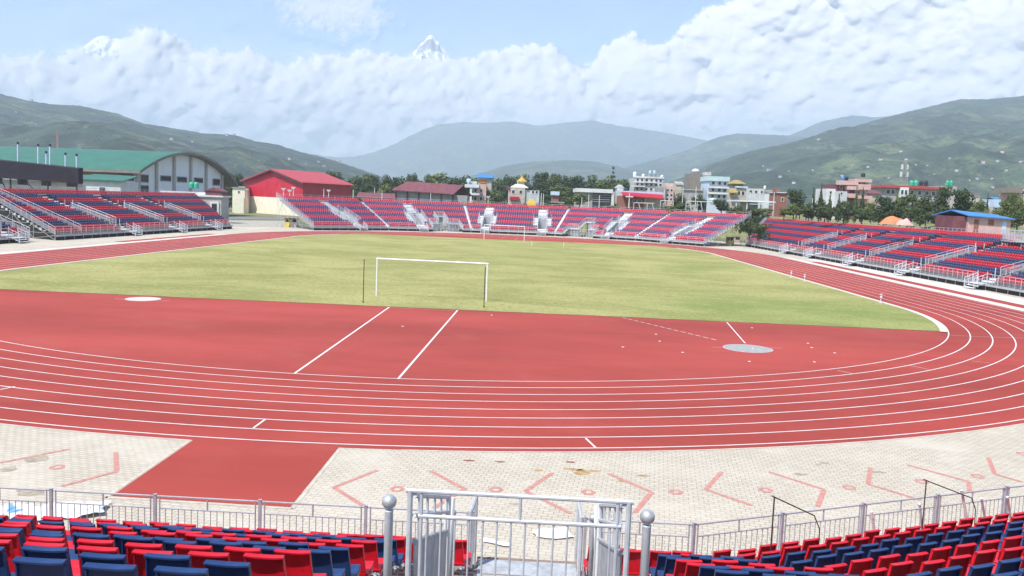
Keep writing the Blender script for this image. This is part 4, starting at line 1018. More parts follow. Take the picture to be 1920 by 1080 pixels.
clouds = bpy.data.objects.new('clouds', me); COL.objects.link(clouds); tag(clouds, kind='structure')
def cloud_mat():
    m = bpy.data.materials.new('cumulus_bank'); m.use_nodes = True; nt = m.node_tree; nt.nodes.clear(); N = nt.nodes.new; Lk = nt.links.new
    out = N('ShaderNodeOutputMaterial'); tr = N('ShaderNodeBsdfTransparent'); df = N('ShaderNodeBsdfDiffuse'); tl = N('ShaderNodeBsdfTranslucent'); m1 = N('ShaderNodeMixShader'); ms = N('ShaderNodeMixShader'); at = N('ShaderNodeAttribute'); at.attribute_name = 'thickness'
    df.inputs[0].default_value = (.93, .905, .90, 1); tl.inputs[0].default_value = (.90, .885, .89, 1); m1.inputs[0].default_value = .42
    Lk(df.outputs[0], m1.inputs[1]); Lk(tl.outputs[0], m1.inputs[2]); Lk(at.outputs['Fac'], ms.inputs[0]); Lk(tr.outputs[0], ms.inputs[1]); Lk(m1.outputs[0], ms.inputs[2]); Lk(ms.outputs[0], out.inputs[0]); return m
me.materials.append(cloud_mat())
# haze: one box of even pale air round everything but the sky, the clouds and the far peaks
hz = MB(); hz.box(-9200, 9200, -9200, 9200, -2.0, 735); ho = hz.build('haze', bpy.data.materials.new('valley_haze')); tag(ho, 'pale blue haze filling the whole valley air', 'haze', kind='stuff')
hm = ho.data.materials[0]; hm.use_nodes = True; ht = hm.node_tree; ht.nodes.clear(); hout = ht.nodes.new('ShaderNodeOutputMaterial'); pv = ht.nodes.new('ShaderNodeVolumePrincipled')
pv.inputs['Color'].default_value = (.74, .865, 1.0, 1); pv.inputs['Density'].default_value = 2.0e-4; pv.inputs['Anisotropy'].default_value = 0.1
ht.links.new(pv.outputs[0], hout.inputs['Volume'])

# ------------------------------------------------------------------ the banks round the bowl
def bank():
    inner = [(8, 112), (30, 112), (52, 104), (68, 104), (78, 96), (80, 70), (77, 30), (76, -10), (77, -60), (80, -120)]
    b = MB(); rows = []
    for k, (dx, z) in enumerate(((0, -.02), (7, 5.2), (10, 5.7), (150, 5.9), (260, 5.9), (420, -.5))):
        row = []
        for i, (x, y) in enumerate(inner):
            a, c = inner[max(0, i-1)], inner[min(len(inner)-1, i+1)]; t = Vector((c[0]-a[0], c[1]-a[1])).normalized(); n = Vector((-t.y, t.x))
            if x < 40: n = Vector((.1, 1)).normalized()
            e = .35*mnoise.noise((x*.2, y*.2, k)) if 0 < k < 4 else 0
            row.append((x+n.x*dx, y+n.y*dx, z*(0.15 if i == 0 else 1)+e))
        rows.append(row)
    n = len(inner); b.add([p for r in rows for p in r], [(j*n+i, (j+1)*n+i, (j+1)*n+i+1, j*n+i+1) for j in range(len(rows)-1) for i in range(n-1)])
    tag(b.build('terrain', M['verge'], smooth=True), kind='structure')
bank()
def ray_plane(u, v, pt, nrm):
    d = (u-960)/FPX*RX - (v-540)/FPX*UX + FX; t = np.dot(np.array(pt)-CAM, nrm)/np.dot(d, nrm); return CAM+d*t
RZC = math.atan2(RX[1], RX[0])
class Bld:
    """a building surveyed off the photo: outline in photo pixels at its distance d, built at real size"""
    def __init__(s, name, label, cat, u0, u1, vtop, d, depth, base=5.5, group=None):
        s.d, s.u0, s.u1, s.depth, s.base = d, u0, u1, depth, base; s.uc = (u0+u1)/2; c = P(s.uc, vtop, d); s.vc = vtop; s.zc = c[2]
        s.o = empty(name, (c[0], c[1], base), RZC); tag(s.o, label, cat, group)
    def X(s, u): return (u-s.uc)*s.d/FPX
    def Z(s, v): return s.zc-(v-s.vc)*s.d/FPX-s.base
    def box(s, name, mat, u0, u1, v0, v1, y0=0., y1=None, parent=None, mb=None):
        b = mb or MB(); z1, z0 = s.Z(v0), (0 if v1 is None else s.Z(v1)); b.box(s.X(u0), s.X(u1), y0, s.depth if y1 is None else y1, max(0, z0), z1)
        return None if mb is not None else b.build(name, mat, parent or s.o)
    def windows(s, cols, rows, hu, hv, mat='glass', frame='white', y=0.):
        for v in rows:
            for u in cols:
                f = MB(); x0, x1, z0, z1 = s.X(u-hu), s.X(u+hu), s.Z(v+hv), s.Z(v-hv)
                if z0 < .2: continue
                t = .09; f.box(x0-t, x1+t, y-.07, y+.02, z1, z1+t); f.box(x0-t, x1+t, y-.10, y+.02, z0-t, z0); f.box(x0-t, x0, y-.07, y+.02, z0, z1); f.box(x1, x1+t, y-.07, y+.02, z0, z1)
                w = f.build('window', M[frame], s.o); p = MB(); p.box(x0, x1, y-.035, y+.01, z0, z1); p.build('pane', M[mat], w)
    def gable(s, mat, u0, u1, ve, vr, over=.5, y0=0., y1=None):
        y1 = s.depth if y1 is None else y1; b = MB(); ym = (y0+y1)/2; x0, x1, ze, zr = s.X(u0), s.X(u1), s.Z(ve), s.Z(vr); t = .18
        b.slab((x0, y0-over, ze), (x1, y0-over, ze), (x1, ym, zr), (x0, ym, zr), t); b.slab((x1, y1+over, ze), (x0, y1+over, ze), (x0, ym, zr), (x1, ym, zr), t)
        return b.build('roof', mat, s.o)
    def hip(s, mat, u0, u1, ve, vr, inset=.3, y0=0., y1=None, name='roof'):
        y1 = s.depth if y1 is None else y1; b = MB(); x0, x1, ze, zr = s.X(u0), s.X(u1), s.Z(ve), s.Z(vr); w = (x1-x0)*inset; q = (y1-y0)*.42
        lo = [(x0, y0, ze), (x1, y0, ze), (x1, y1, ze), (x0, y1, ze)]; hi = [(x0+w, y0+q, zr), (x1-w, y0+q, zr), (x1-w, y1-q, zr), (x0+w, y1-q, zr)]
        b.hexa([(x, y, z-.15) for x, y, z in lo]+lo); b.hexa(lo+hi); return b.build(name, mat, s.o)
def tank(u, v0, v1, w, d, mat, label):
    a, c = P(u, v0, d), P(u, v1, d); h = a[2]-c[2]; r = w*d/FPX/2; o = empty('water_tank', (c[0], c[1], c[2])); tag(o, label, 'water tank', 'plastic water tanks on the roofs')
    b = MB(); b.lathe([(r*.96, 0), (r, .05*h), (r, .25*h), (r*.97, .28*h), (r, .31*h), (r, .72*h), (r*.8, .88*h), (r*.3, .97*h)], 14); b.build('drum', mat, o, True)
    b = MB(); b.lathe([(r*.34, h*.95), (r*.34, h), (r*.1, h*1.02)], 10); b.build('lid', mat, o); return o

# ---- the green-roofed hall on the left
def green_hall():
    A = P(256, 350, 202); B = P(417, 350, 243); A[2] = B[2] = 0; e1 = (B-A); W = np.linalg.norm(e1); e1 = e1/W; e2 = np.array((-e1[1], e1[0], 0.))
    if e2[0] > 0: e2 = -e2
    L = 95.0; o = empty('sports_hall', tuple(A)); tag(o, 'big white hall with an arched green roof and a tall rounded end wall', 'hall')
    def q(g, l, z): return tuple(e1*g+e2*l+np.array((0, 0, z)))
    EV, RI = P(258, 312, 202)[2]-.3, P(345, 284, 222)[2]-P(258, 312, 202)[2]-.2
    def arc(g): x = (g/W-.5)*2; return EV+RI*(1-x*x)+(-1.0*max(0, x-1)*3)
    b = MB(); n = 22
    ws = MB(); ws.hexa([q(0, 0, 0), q(0, .4, 0), q(0, L, 0), q(0, L, 0), q(0, 0, EV), q(0, .4, EV), q(0, L, EV), q(0, L, EV)])
    for i in range(n):
        g0, g1 = W*i/n, W*(i+1)/n; b.add([q(g0, 0, 0), q(g1, 0, 0), q(g1, 0, arc(g1)-.4), q(g0, 0, arc(g0)-.4)], [(0, 1, 2, 3)])
    b.quad(q(0, 0, 0), q(0, L, 0), q(0, L, EV), q(0, 0, EV)); b.quad(q(W, 0, 0), q(W, L, 0), q(W, L, EV), q(W, 0, EV)); b.build('wall', M['hall_wall'], o)
    rf, un = MB(), MB(); G0, G1 = -2.2, W+5.0; m = 30
    for i in range(m):
        g0, g1 = G0+(G1-G0)*i/m, G0+(G1-G0)*(i+1)/m; z0, z1 = arc(g0), arc(g1)
        rf.add([q(g0, -2.2, z0+.25), q(g1, -2.2, z1+.25), q(g1, L, z1+.25), q(g0, L, z0+.25)], [(0, 1, 2, 3)])
        un.add([q(g0, -2.25, z0-.35), q(g1, -2.25, z1-.35), q(g1, -2.25, z1+.24), q(g0, -2.25, z0+.24)], [(0, 1, 2, 3)]); un.add([q(g0, -2.2, z0-.35), q(g1, -2.2, z1-.35), q(g1, L, z1-.35), q(g0, L, z0-.35)], [(0, 1, 2, 3)])
    un.quad(q(G0, -2.2, arc(G0)-.35), q(G0, L, arc(G0)-.35), q(G0, L, arc(G0)+.24), q(G0, -2.2, arc(G0)+.24))
    rr = rf.build('roof', M['green_roof'], o, True); un.build('soffit', M['taupe'], rr)
    for u in (257, 292, 325, 356, 385, 415):
        p = ray_plane(u, 345, A, e2)-A; g = float(p @ e1); c = MB(); w = .42 if u > 260 else .8; h = arc(max(0, min(W, g)))-.5
        c.hexa([q(g-w, -.45, 0), q(g+w, -.45, 0), q(g+w, -.02, 0), q(g-w, -.02, 0), q(g-w, -.45, h), q(g+w, -.45, h), q(g+w, -.02, h), q(g-w, -.02, h)]); c.build('pillar', M['pillar'], o)
    for u0, u1, v0, v1 in ((260, 277, 328, 341), (301, 319, 330, 339), (332, 349, 332, 341), (364, 379, 334, 342), (399, 411, 336, 347), (260, 277, 348, 361)):
        pa, pb = ray_plane(u0, v0, A, e2)-A, ray_plane(u1, v1, A, e2)-A; g0, g1, z1, z0 = pa @ e1, pb @ e1, pa[2], pb[2]
        c = MB(); c.hexa([q(g0-.2, -.16, z0-.2), q(g1+.2, -.16, z0-.2), q(g1+.2, .05, z0-.2), q(g0-.2, .05, z0-.2), q(g0-.2, -.16, z1+.2), q(g1+.2, -.16, z1+.2), q(g1+.2, .05, z1+.2), q(g0-.2, .05, z1+.2)]); f = c.build('window', M['greywall'], o)
        c = MB(); c.hexa([q(g0, -.2, z0), q(g1, -.2, z0), q(g1, -.1, z0), q(g0, -.1, z0), q(g0, -.2, z1), q(g1, -.2, z1), q(g1, -.1, z1), q(g0, -.1, z1)]); c.build('pane', M['glass'], f)
    for u0, u1, v0, v1 in ((230, 251, 326, 339), (231, 250, 346, 360)):
        pa, pb = ray_plane(u0, v0, A, e1)-A, ray_plane(u1, v1, A, e1)-A; l0, l1, z1, z0 = pa @ e2, pb @ e2, pa[2], pb[2]
        c = MB(); c.hexa([q(-.16, l0, z0), q(-.16, l1, z0), q(.05, l1, z0), q(.05, l0, z0), q(-.16, l0, z1), q(-.16, l1, z1), q(.05, l1, z1), q(.05, l0, z1)]); c.build('window', M['glass'], o)
    c = MB(); c.hexa([q(-.14, 1, EV-2.0), q(-.14, L, EV-2.0), q(.05, L, EV-2.0), q(.05, 1, EV-2.0), q(-.14, 1, EV-.4), q(-.14, L, EV-.4), q(.05, L, EV-.4), q(.05, 1, EV-.4)]); c.build('louvre_band', M['taupe'], o)
M['hall_wall'] = plain('hall_white_render', (.80, .82, .84), .8, .05, .5, dirt=(.66, .68, .70))
green_hall()
B = Bld('annex', 'low white annex with a shallow green roof in front of the green roofed hall', 'annex', 148, 232, 333, 188, 9, 0)
B.box('wall', M['pale_white'], 148, 226, 339, None); b = MB(); b.slab((B.X(140), -.6, B.Z(339)), (B.X(234), -.6, B.Z(339.5)), (B.X(225), 9, B.Z(329)), (B.X(140), 9, B.Z(328)), .25); b.build('roof', M['green_roof'], B.o); B.windows([192], [357], 5.5, 6)
# black shade over the press box with pipes
B = Bld('press_box', 'white press box with dark windows under a long black cloth shade', 'press box', -60, 147, 303, 150, 2.6, 0)
B.box('wall', M['pale_white'], -60, 147, 338, None, 1.5); B.windows([33, 78, 126, -15], [341], 10, 5.5, y=1.5)
b = MB(); b.hexa([(B.X(-60), -.5, B.Z(333)), (B.X(149), -.5, B.Z(340)), (B.X(149), 1.2, B.Z(340)), (B.X(-60), 1.2, B.Z(333)), (B.X(-60), -.5, B.Z(299)), (B.X(149), -.5, B.Z(312)), (B.X(149), 1.2, B.Z(310)), (B.X(-60), 1.2, B.Z(297))]); b.build('shade', M['black_cloth'], B.o)
for u in (145, 91, 21): b = MB(); b.bar((B.X(u), -.3, 0), (B.X(u), -.3, B.Z(336)), .16, 6); b.build('post', M['black_cloth'], B.o)
b = MB(); b.bar((B.X(0), -.2, B.Z(334)), (B.X(12), -.2, B.Z(356)), .1, 5); b.bar((B.X(42), -.2, B.Z(334)), (B.X(64), -.2, B.Z(354)), .1, 5); b.build('brace', M['black_cloth'], B.o)
PIPE = ['farthest left', 'second from the left', 'third from the left', 'fourth from the left', 'second from the right', 'farthest right']
for i, (u, v0, v1) in enumerate(((34, 266, 301), (72, 270, 306), (87, 283, 307), (94, 270, 308), (123, 286, 311), (144, 288, 312))):
    a, c = P(u, v0, 151), P(u, v1+4, 151); h = a[2]-c[2]; o = empty('vent_pipe', tuple(c)); tag(o, 'pale capped pipe standing on the black shade, '+PIPE[i]+' of six', 'pipe', 'pipes on the black shade')
    b = MB(); b.bar((0, 0, 0), (0, 0, h-.4), .15, 8); b.build('shaft', M['ltblue'], o); b = MB(); b.lathe([(.18, h-.42), (.2, h-.1), (.08, h)], 8); b.build('cap', M['tank_black'], o)
# gatehouse and low wall before the rounded end of the hall
B = Bld('gatehouse', 'small grey gatehouse with a red pediment at the end of the left grandstand', 'gatehouse', 361, 417, 367, 186, 5, 0)
B.box('wall', M['conc'], 361, 415, 368, None); B.box('cornice', M['pale_white'], 358, 419, 366, 369, -.3, 5.3); B.box('door', M['glass'], 398, 407, 383, 396, -.06, .02)
b = MB(); b.box(B.X(394), B.X(397.5), -.2, 0, 0, B.Z(381)); b.box(B.X(407.5), B.X(411), -.2, 0, 0, B.Z(381)); b.box(B.X(394), B.X(411), -.2, 0, B.Z(381), B.Z(378)); b.build('door_surround', M['pale_white'], B.o)
b = MB(); x0, x1, xm = B.X(385), B.X(415), B.X(400); b.hexa([(x0, 0, B.Z(366)), (x1, 0, B.Z(366)), (x1, 4, B.Z(366)), (x0, 4, B.Z(366)), (x0, 0, B.Z(358)), (x1, 0, B.Z(358)), (x1, 4, B.Z(358)), (x0, 4, B.Z(358))]); b.add([(x0-.3, -.2, B.Z(358)), (x1+.3, -.2, B.Z(358)), (xm, -.2, B.Z(351)), (x0-.3, 4, B.Z(358)), (x1+.3, 4, B.Z(358)), (xm, 4, B.Z(351))], [(0, 1, 2), (5, 4, 3), (0, 2, 5, 3), (2, 1, 4, 5), (0, 3, 4, 1)]); b.build('pediment', M['red_sheet'] if 'red_sheet' in M else M['maroon'], B.o)
B = Bld('parapet_wall', 'long white parapet wall in front of the rounded hall end', 'wall', 300, 386, 359, 190, .5, 0); B.box('wall', M['pale_white'], 300, 386, 359, None)
for u, lab in ((359, 'green water tank before the hall end, left of two'), (368, 'green water tank before the hall end, right of two')): tank(u, 341, 353, 9, 192, M['tank_green'], lab)
# ---- red hall
def red_hall():
    Rc, Lc, Sc = P(568, 345, 262), P(458, 345, 284), P(658, 345, 290)
    for p in (Rc, Lc, Sc): p[2] = 0
    Fc = Lc+Sc-Rc; o = empty('red_hall', tuple(Rc)); tag(o, 'red clad hall with a red gable roof above a cream lower wall', 'hall')
    zr = P(512, 318, 273)[2]; ze = P(568, 340, 262)[2]; zc = P(512, 370, 273)[2]
    r = lambda p, z: (p[0]-Rc[0], p[1]-Rc[1], z); mid, midf = (Rc+Lc)/2, (Sc+Fc)/2
    b = MB(); b.add([r(Lc, zc), r(Rc, zc), r(Rc, ze), r(mid, zr-.2), r(Lc, ze)], [(0, 1, 2, 3, 4)]); b.add([r(Fc, zc), r(Sc, zc), r(Sc, ze), r(midf, zr-.2), r(Fc, ze)], [(4, 3, 2, 1, 0)]); b.quad(r(Rc, zc), r(Sc, zc), r(Sc, ze), r(Rc, ze)); b.quad(r(Lc, zc), r(Fc, zc), r(Fc, ze), r(Lc, ze)); b.build('cladding', M['red_corr'], o)
    k = .25; ex = lambda p, q: p+(p-q)/np.linalg.norm(p-q)*k
    b = MB(); b.hexa([r(ex(Lc, Rc), 0), r(ex(Rc, Lc), 0), r(ex(Sc, Fc), 0), r(ex(Fc, Sc), 0), r(ex(Lc, Rc), zc), r(ex(Rc, Lc), zc), r(ex(Sc, Fc), zc), r(ex(Fc, Sc), zc)]); b.build('lower_wall', M['cream'], o)
    d1 = (Rc-Sc)/np.linalg.norm(Rc-Sc)*1.3; d2 = (Rc-Lc)/np.linalg.norm(Rc-Lc)*1.2; dz = .55
    b = MB(); b.slab(r(Rc+d1+d2, ze-dz), r(Sc-d1+d2, ze-dz), r(midf-d1, zr), r(mid+d1, zr), .25); b.slab(r(Lc+d1-d2, ze-dz), r(mid+d1, zr), r(midf-d1, zr), r(Fc-d1-d2, ze-dz), .25); rf = b.build('roof', M['red_roof'], o)
    b = MB(); b.slab(r(Rc+d1*1.02+d2, ze-dz-.35), r(Rc+d1*.98+d2, ze-dz-.35), r(mid+d1*.98, zr-.35), r(mid+d1*1.02, zr-.35), .34); b.slab(r(Lc+d1*1.02-d2, ze-dz-.35), r(mid+d1*1.02, zr-.35), r(mid+d1*.98, zr-.35), r(Lc+d1*.98-d2, ze-dz-.35), .34); b.build('verge_trim', M['glass'], rf)
def corr_mat():
    m, nt, b = new_mat('red_corrugated_cladding'); b.inputs['Base Color'].default_value = (.54, .012, .035, 1)
    c = mix(nt, (.46, .008, .028), (.60, .014, .045), ramp(nt, noise(nt, .4, 4), .3, .7)); nt.links.new(c, b.inputs['Base Color']); b.inputs['Roughness'].default_value = .5
    w = nt.nodes.new('ShaderNodeTexWave'); w.bands_direction = 'DIAGONAL'; w.inputs['Scale'].default_value = 1.3; t = nt.nodes.new('ShaderNodeTexCoord'); mp = nt.nodes.new('ShaderNodeMapping'); mp.inputs['Scale'].default_value = (1, 1, 0); nt.links.new(t.outputs['Object'], mp.inputs[0]); nt.links.new(mp.outputs[0], w.inputs[0]); bump(nt, b, w.outputs['Fac'], .35, .06); return m
M['red_corr'] = corr_mat(); red_hall()
B = Bld('cream_block', 'small cream flat roofed block against the left side of the red hall', 'building', 435, 459, 349, 276, 8, 0)
B.box('wall', M['cream'], 436, 459, 352, None); B.box('roof', M['greywall'], 434, 460, 349, 352, -.4, 8.4); B.windows([448], [360], 1.6, 2)
B = Bld('cream_store', 'low cream store building below the cream block', 'building', 439, 457, 371, 268, 5, 0); B.box('wall', M['cream'], 439, 457, 371, None)
# ---- maroon-roofed building behind the far stand
B = Bld('maroon_roof_house', 'long house with a faded maroon gable roof and white wall panels between maroon posts', 'house', 738, 878, 361, 228, 11, 0)
b = MB(); b.slab((B.X(735), -1.4, B.Z(360)), (B.X(851), -1.4, B.Z(363.5)), (B.X(866), 5.5, B.Z(346)), (B.X(759), 5.5, B.Z(342.5)), .2); b.slab((B.X(881), 12.4, B.Z(365)), (B.X(775), 12.4, B.Z(361)), (B.X(759), 5.5, B.Z(342.5)), (B.X(866), 5.5, B.Z(346)), .2); b.build('roof', M['maroon'], B.o)
B.box('wall', M['wht_wall'], 742, 848, 361, None, 0, 10.9)
b = MB(); b.add([(B.X(848.5), 0, B.Z(364)), (B.X(848.5), 11, B.Z(364)), (B.X(860), 5.5, B.Z(347.5)), (B.X(848.5), 0, 0), (B.X(848.5), 11, 0)], [(0, 1, 2), (3, 4, 1, 0)]); b.box(B.X(848.6), B.X(876), .6, 10.5, 0, B.Z(364)); b.build('end_wall', M['greywall'], B.o)
for i in range(6): u = 743+21.2*i; b = MB(); b.box(B.X(u-1.6), B.X(u+1.6), -.25, -.02, 0, B.Z(361)); b.build('post', M['maroon'], B.o)
for i in range(5): u = 753.6+21.2*i; b = MB(); b.box(B.X(u-8), B.X(u+8), -.08, -.01, B.Z(373), B.Z(363)); b.build('shutter', M['greywall'], B.o)
B = Bld('low_brown_roof', 'low building with a dull pinkish roof left of the maroon roofed house', 'building', 672, 742, 366, 236, 8, 0); B.box('wall', M['greywall'], 680, 742, 372, None); B.gable(M['maroon'], 668, 744, 372, 363)
# ---- the town behind, left to right
B = Bld('terrace_house', 'white terraced house with pale green roof tank between maroon roofed house and blue roof', 'house', 874, 912, 341, 262, 9)
B.box('wall', M['pink'], 888, 912, 346, None, .5); B.box('slab', M['pale_white'], 872, 899, 346, 352, -1.5); B.box('column', M['pale_white'], 882, 886, 352, None, -1.3, -.8); B.box('lower_slab', M['pale_white'], 882, 900, 362, 366, -1.4); B.box('upper_room', M['wht_wall'], 876, 894, 340, 346, 1, 6); B.windows([892, 903], [357, 372], 2.4, 3, y=.5)
tank(879, 335, 342, 9, 262, M['teal'], 'pale green tank on the white terraced house')
B = Bld('blue_roof_house', 'house with a bright blue sheet roof and an orange upper wall', 'house', 895, 924, 334, 285, 8); B.box('wall', M['beige'], 897, 922, 336, None); B.box('upper_wall', M['orange'], 900, 912, 336, 343, -.2, .0); B.gable(M['blue_roof'], 894, 925, 334, 327.5, .8)
B = Bld('temple', 'white temple building with a small gilded pagoda on its roof', 'temple', 950, 1000, 347, 255, 10)
B.box('wall', M['beige'], 955, 985, 352, None); B.hip(M['pale_white'], 957, 991, 351, 345, .28); B.box('side_wall', M['wht_wall'], 975, 1012, 356, None, .6); B.box('awning', M['red_wall'], 957, 974, 369, 375, -1.2, -.05); B.box('maroon_wall', M['maroon'], 950, 956, 349, 357, -.3, 3)
b = MB(); [b.bar((B.X(971)+dx, 5+dy, B.Z(346)), (B.X(971)+dx, 5+dy, B.Z(338)), .16, 6) for dx in (.0, 1.5) for dy in (-.7, .8)]; b.build('pagoda_column', M['pale_white'], B.o)
b = MB(); xc = B.X(978.5); b.lathe([(1.6, 0), (.75, .7), (.55, .9), (.3, 1.2), (.12, 1.6), (.04, 2.2)], 8, (xc, 5, B.Z(339.5))); b.lathe([(1.5, -.15), (1.6, 0)], 8, (xc, 5, B.Z(339.5))); b.build('pagoda_roof', M['gold'], B.o); b = MB(); b.box(xc-.8, xc+.8, 4.2, 5.8, B.Z(346), B.Z(340)); b.build('pagoda_shrine', M['beige'], B.o)
B.windows([1000, 1007], [359], 2, 2.4, y=.6); B.windows([963, 977], [360], 2.5, 3)
B = Bld('flat_roof_shed', 'small shed with pale blue flat roof right of the temple', 'shed', 1030, 1052, 360, 240, 6); B.box('wall', M['brick'], 1036, 1048, 366, None); B.box('roof', M['ltblue'], 1034, 1049, 359, 366, -.5, 6.2); B.box('lean_to', M['greywall'], 1028, 1066, 378, 380, -1, 4)
B = Bld('glass_office', 'long modern block with a white flat roof and grey glass front', 'building', 1080, 1150, 354, 248, 14)
B.box('roof', M['pale_white'], 1081, 1149, 354, 361, -.8); B.box('glazing', M['glass'], 1112, 1147, 361, None, .2, 10); B.box('wall', M['greywall'], 1084, 1112, 361, None, .3)
for v in (365, 369, 373, 377): B.box('spandrel', M['conc'], 1112, 1144, v, v+.9, .08, .19)
B.box('pillar', M['pale_white'], 1147, 1152, 358, None, -.6, .4)
B = Bld('white_tower', 'slim white stair tower with dark cap beside the glass fronted block', 'building', 1156, 1170, 349, 252, 4); B.box('wall', M['pale_white'], 1157, 1169, 352, None); B.hip(M['greywall'], 1155, 1171, 352, 346, .3)
B = Bld('apartment_block', 'big pale grey apartment block crowded with white tanks on its roof', 'apartment block', 1187, 1245, 333, 330, 16)
B.box('wall', M['wht_grey'] if 'wht_grey' in M else M['wht_wall'], 1190, 1244, 334, None); B.box('parapet', M['pale_white'], 1189, 1245, 331, 334, -.3, .2); B.box('stair_head', M['conc'], 1220, 1236, 327, 332, 3, 8); B.box('balcony', M['pale_white'], 1183, 1208, 349, 351, -2.2, 0); B.box('balcony', M['pale_white'], 1188, 1232, 341.5, 342.8, -.9, 0)
B.windows([1196, 1204, 1213, 1222, 1231, 1239], [338, 346, 354.5], 2.2, 2.3); B.box('pipe_shaft', M['conc'], 1208.5, 1210.5, 334, None, -.5, 0)
for u, v0, v1, w, m_, l in ((1190, 322, 332, 7, 'white', 'white tank at the left corner of the grey apartment block'), (1206, 326, 332, 6, 'white', 'white tank second on the grey apartment block'), (1219, 319.5, 325.5, 5, 'teal', 'left pale turquoise tank on the grey apartment block'), (1227, 319.5, 325.5, 5, 'teal', 'right pale turquoise tank on the grey apartment block'), (1241, 328, 334, 6, 'white', 'white tank at the right corner of the grey apartment block')): tank(u, v0, v1, w, 332, M[m_], l)
B = Bld('red_awning_hall', 'low hall with a broad red awning under the grey apartment block', 'hall', 1166, 1244, 359, 236, 12)
B.box('wall', M['brick'], 1167, 1210, 368, None, 1); B.box('wall_right', M['beige'], 1210, 1242, 368, None, 1); b = MB(); b.slab((B.X(1166), -2.5, B.Z(369)), (B.X(1243), -2.5, B.Z(372)), (B.X(1243), 1.2, B.Z(364)), (B.X(1166), 1.2, B.Z(362)), .25); b.build('awning', M['red_wall'], B.o); B.box('roof', M['ltblue'], 1165, 1245, 359, 363, .8); B.windows([1192, 1201], [378], 3.4, 2.6, y=1)
B = Bld('pink_house', 'pinkish house with small balconies right of the grey apartment block', 'house', 1246, 1286, 343, 290, 10); B.box('wall', M['pink'], 1248, 1264, 350, None); B.box('rear_wall', M['beige'], 1252, 1282, 343, None, 3); B.gable(M['greywall'], 1270, 1286, 346, 340, .3, 3); B.box('dark_block', M['greywall'], 1233, 1248, 350, None, -1, 4); B.windows([1253, 1260], [357, 366, 374], 2, 2.2)
B = Bld('grey_tower_house', 'tall bare grey house with a pale dome and pink annex', 'house', 1295, 1336, 325, 300, 10)
B.box('wall', M['taupe'], 1295, 1318, 326, None); B.box('annex', M['pink'], 1318, 1330, 329, None, 1); B.box('annex_top', M['wht_wall'], 1324, 1336, 322, 328, 2, 7); b = MB(); xc = B.X(1308.5); r = 7.5*300/FPX; b.lathe([(r*.85, 0), (r*.85, r*.5), (r, r*.55), (r*.95, r*.9), (r*.6, r*1.25), (r*.1, r*1.35)], 16, (xc, 4, B.Z(326))); b.build('dome', M['pale_white'], B.o, True); B.windows([1322], [335, 345], 1.6, 2, y=1)
B = Bld('grey_shed_wall', 'plain dark grey shed wall under the grey tower house', 'shed', 1290, 1320, 356, 262, 8); B.box('wall', M['greywall'], 1290, 1319, 356, None); B.box('roof', M['conc'], 1288, 1321, 355, 357, -.4, 8)
B = Bld('teal_apartments', 'pale turquoise apartment house of four storeys with white balconies', 'apartment house', 1328, 1367, 332, 262, 11)
B.box('wall', M['ltblue'], 1330, 1366, 339, None, .6); B.box('roof', M['teal'], 1328, 1368, 331, 339.5, -.6, 11.2)
for v in (350.5, 361.5): B.box('balcony', M['pale_white'], 1329, 1367, v-1, v+2.5, -1.0, .5)
B.windows([1339, 1351, 1361], [343.5, 356, 368], 2.6, 2.8, y=.6)
tank(1336, 371, 380, 16, 240, M['ltblue'], 'round pale blue tank on legs below the turquoise apartment house')
B = Bld('pagoda_house', 'house with an ochre pagoda roof on its upper storey', 'house', 1366, 1402, 350, 275, 10); B.box('wall', M['beige'], 1367, 1400, 353, None); B.box('upper_room', M['taupe'], 1376, 1397, 343, 350, 2, 8); B.hip(M['olive'], 1374, 1400, 344, 337, .36, .5, 9); B.box('ledge', M['teal'], 1380, 1402, 349, 352, -.5, 10.2); B.windows([1374, 1386, 1394], [362], 2.4, 3.6); b = MB(); b.slab((B.X(1365), -2, B.Z(363)), (B.X(1382), -2, B.Z(362)), (B.X(1380), 0, B.Z(357)), (B.X(1367), 0, B.Z(358)), .2); b.build('porch_roof', M['olive'], B.o)
B = Bld('white_terrace', 'row of low white houses with roof tanks behind the long pale roof', 'houses', 1398, 1458, 353, 310, 10); B.box('wall', M['wht_wall'], 1400, 1434, 354, None); B.box('right_wall', M['pale_white'], 1434, 1458, 358, None); B.box('roof', M['conc'], 1432, 1459, 356, 359, -.4, 10.4); B.windows([1408, 1418, 1428], [360], 2.4, 2.4); tank(1434, 348, 354, 5, 311, M['pale_white'], 'white tank on the row of low white houses')
B = Bld('long_roof_shed', 'long open shed with a pale flat roof near the white pole', 'shed', 1378, 1452, 376, 215, 8); B.box('roof', M['pale_white'], 1378, 1452, 376, 379, -1, 8); B.box('wall', M['greywall'], 1404, 1424, 379, None, 1); B.box('lower_roof', M['teal'], 1404, 1444, 382, 383.5, -2.5, 1)
for u in (1380, 1400, 1426, 1450): b = MB(); b.bar((B.X(u), -.6, 0), (B.X(u), -.6, B.Z(377)), .15, 6); b.build('column', M['pale_white'], B.o)
B = Bld('brick_house', 'narrow dark red brick house left of the big rounded tree', 'house', 1459, 1478, 361, 225, 8); B.box('wall', M['brick'], 1460, 1476, 362, None); B.box('roof', M['pale_white'], 1458, 1478, 360.5, 362, -.4, 8.3); B.box('stair_head', M['brick'], 1457, 1464, 354, 361, 1, 4); B.windows([1468], [374], 2.2, 3)
B = Bld('white_house', 'plain white house left of the tiered pink house', 'house', 1548, 1576, 353, 225, 8); B.box('wall', M['pale_white'], 1550, 1567, 354, None); B.box('lower_wall', M['wht_wall'], 1566, 1588, 358, None, -.5, 6); B.windows([1577], [362], 1.8, 2, y=-.5); B.windows([1558], [361], 2, 2.4)
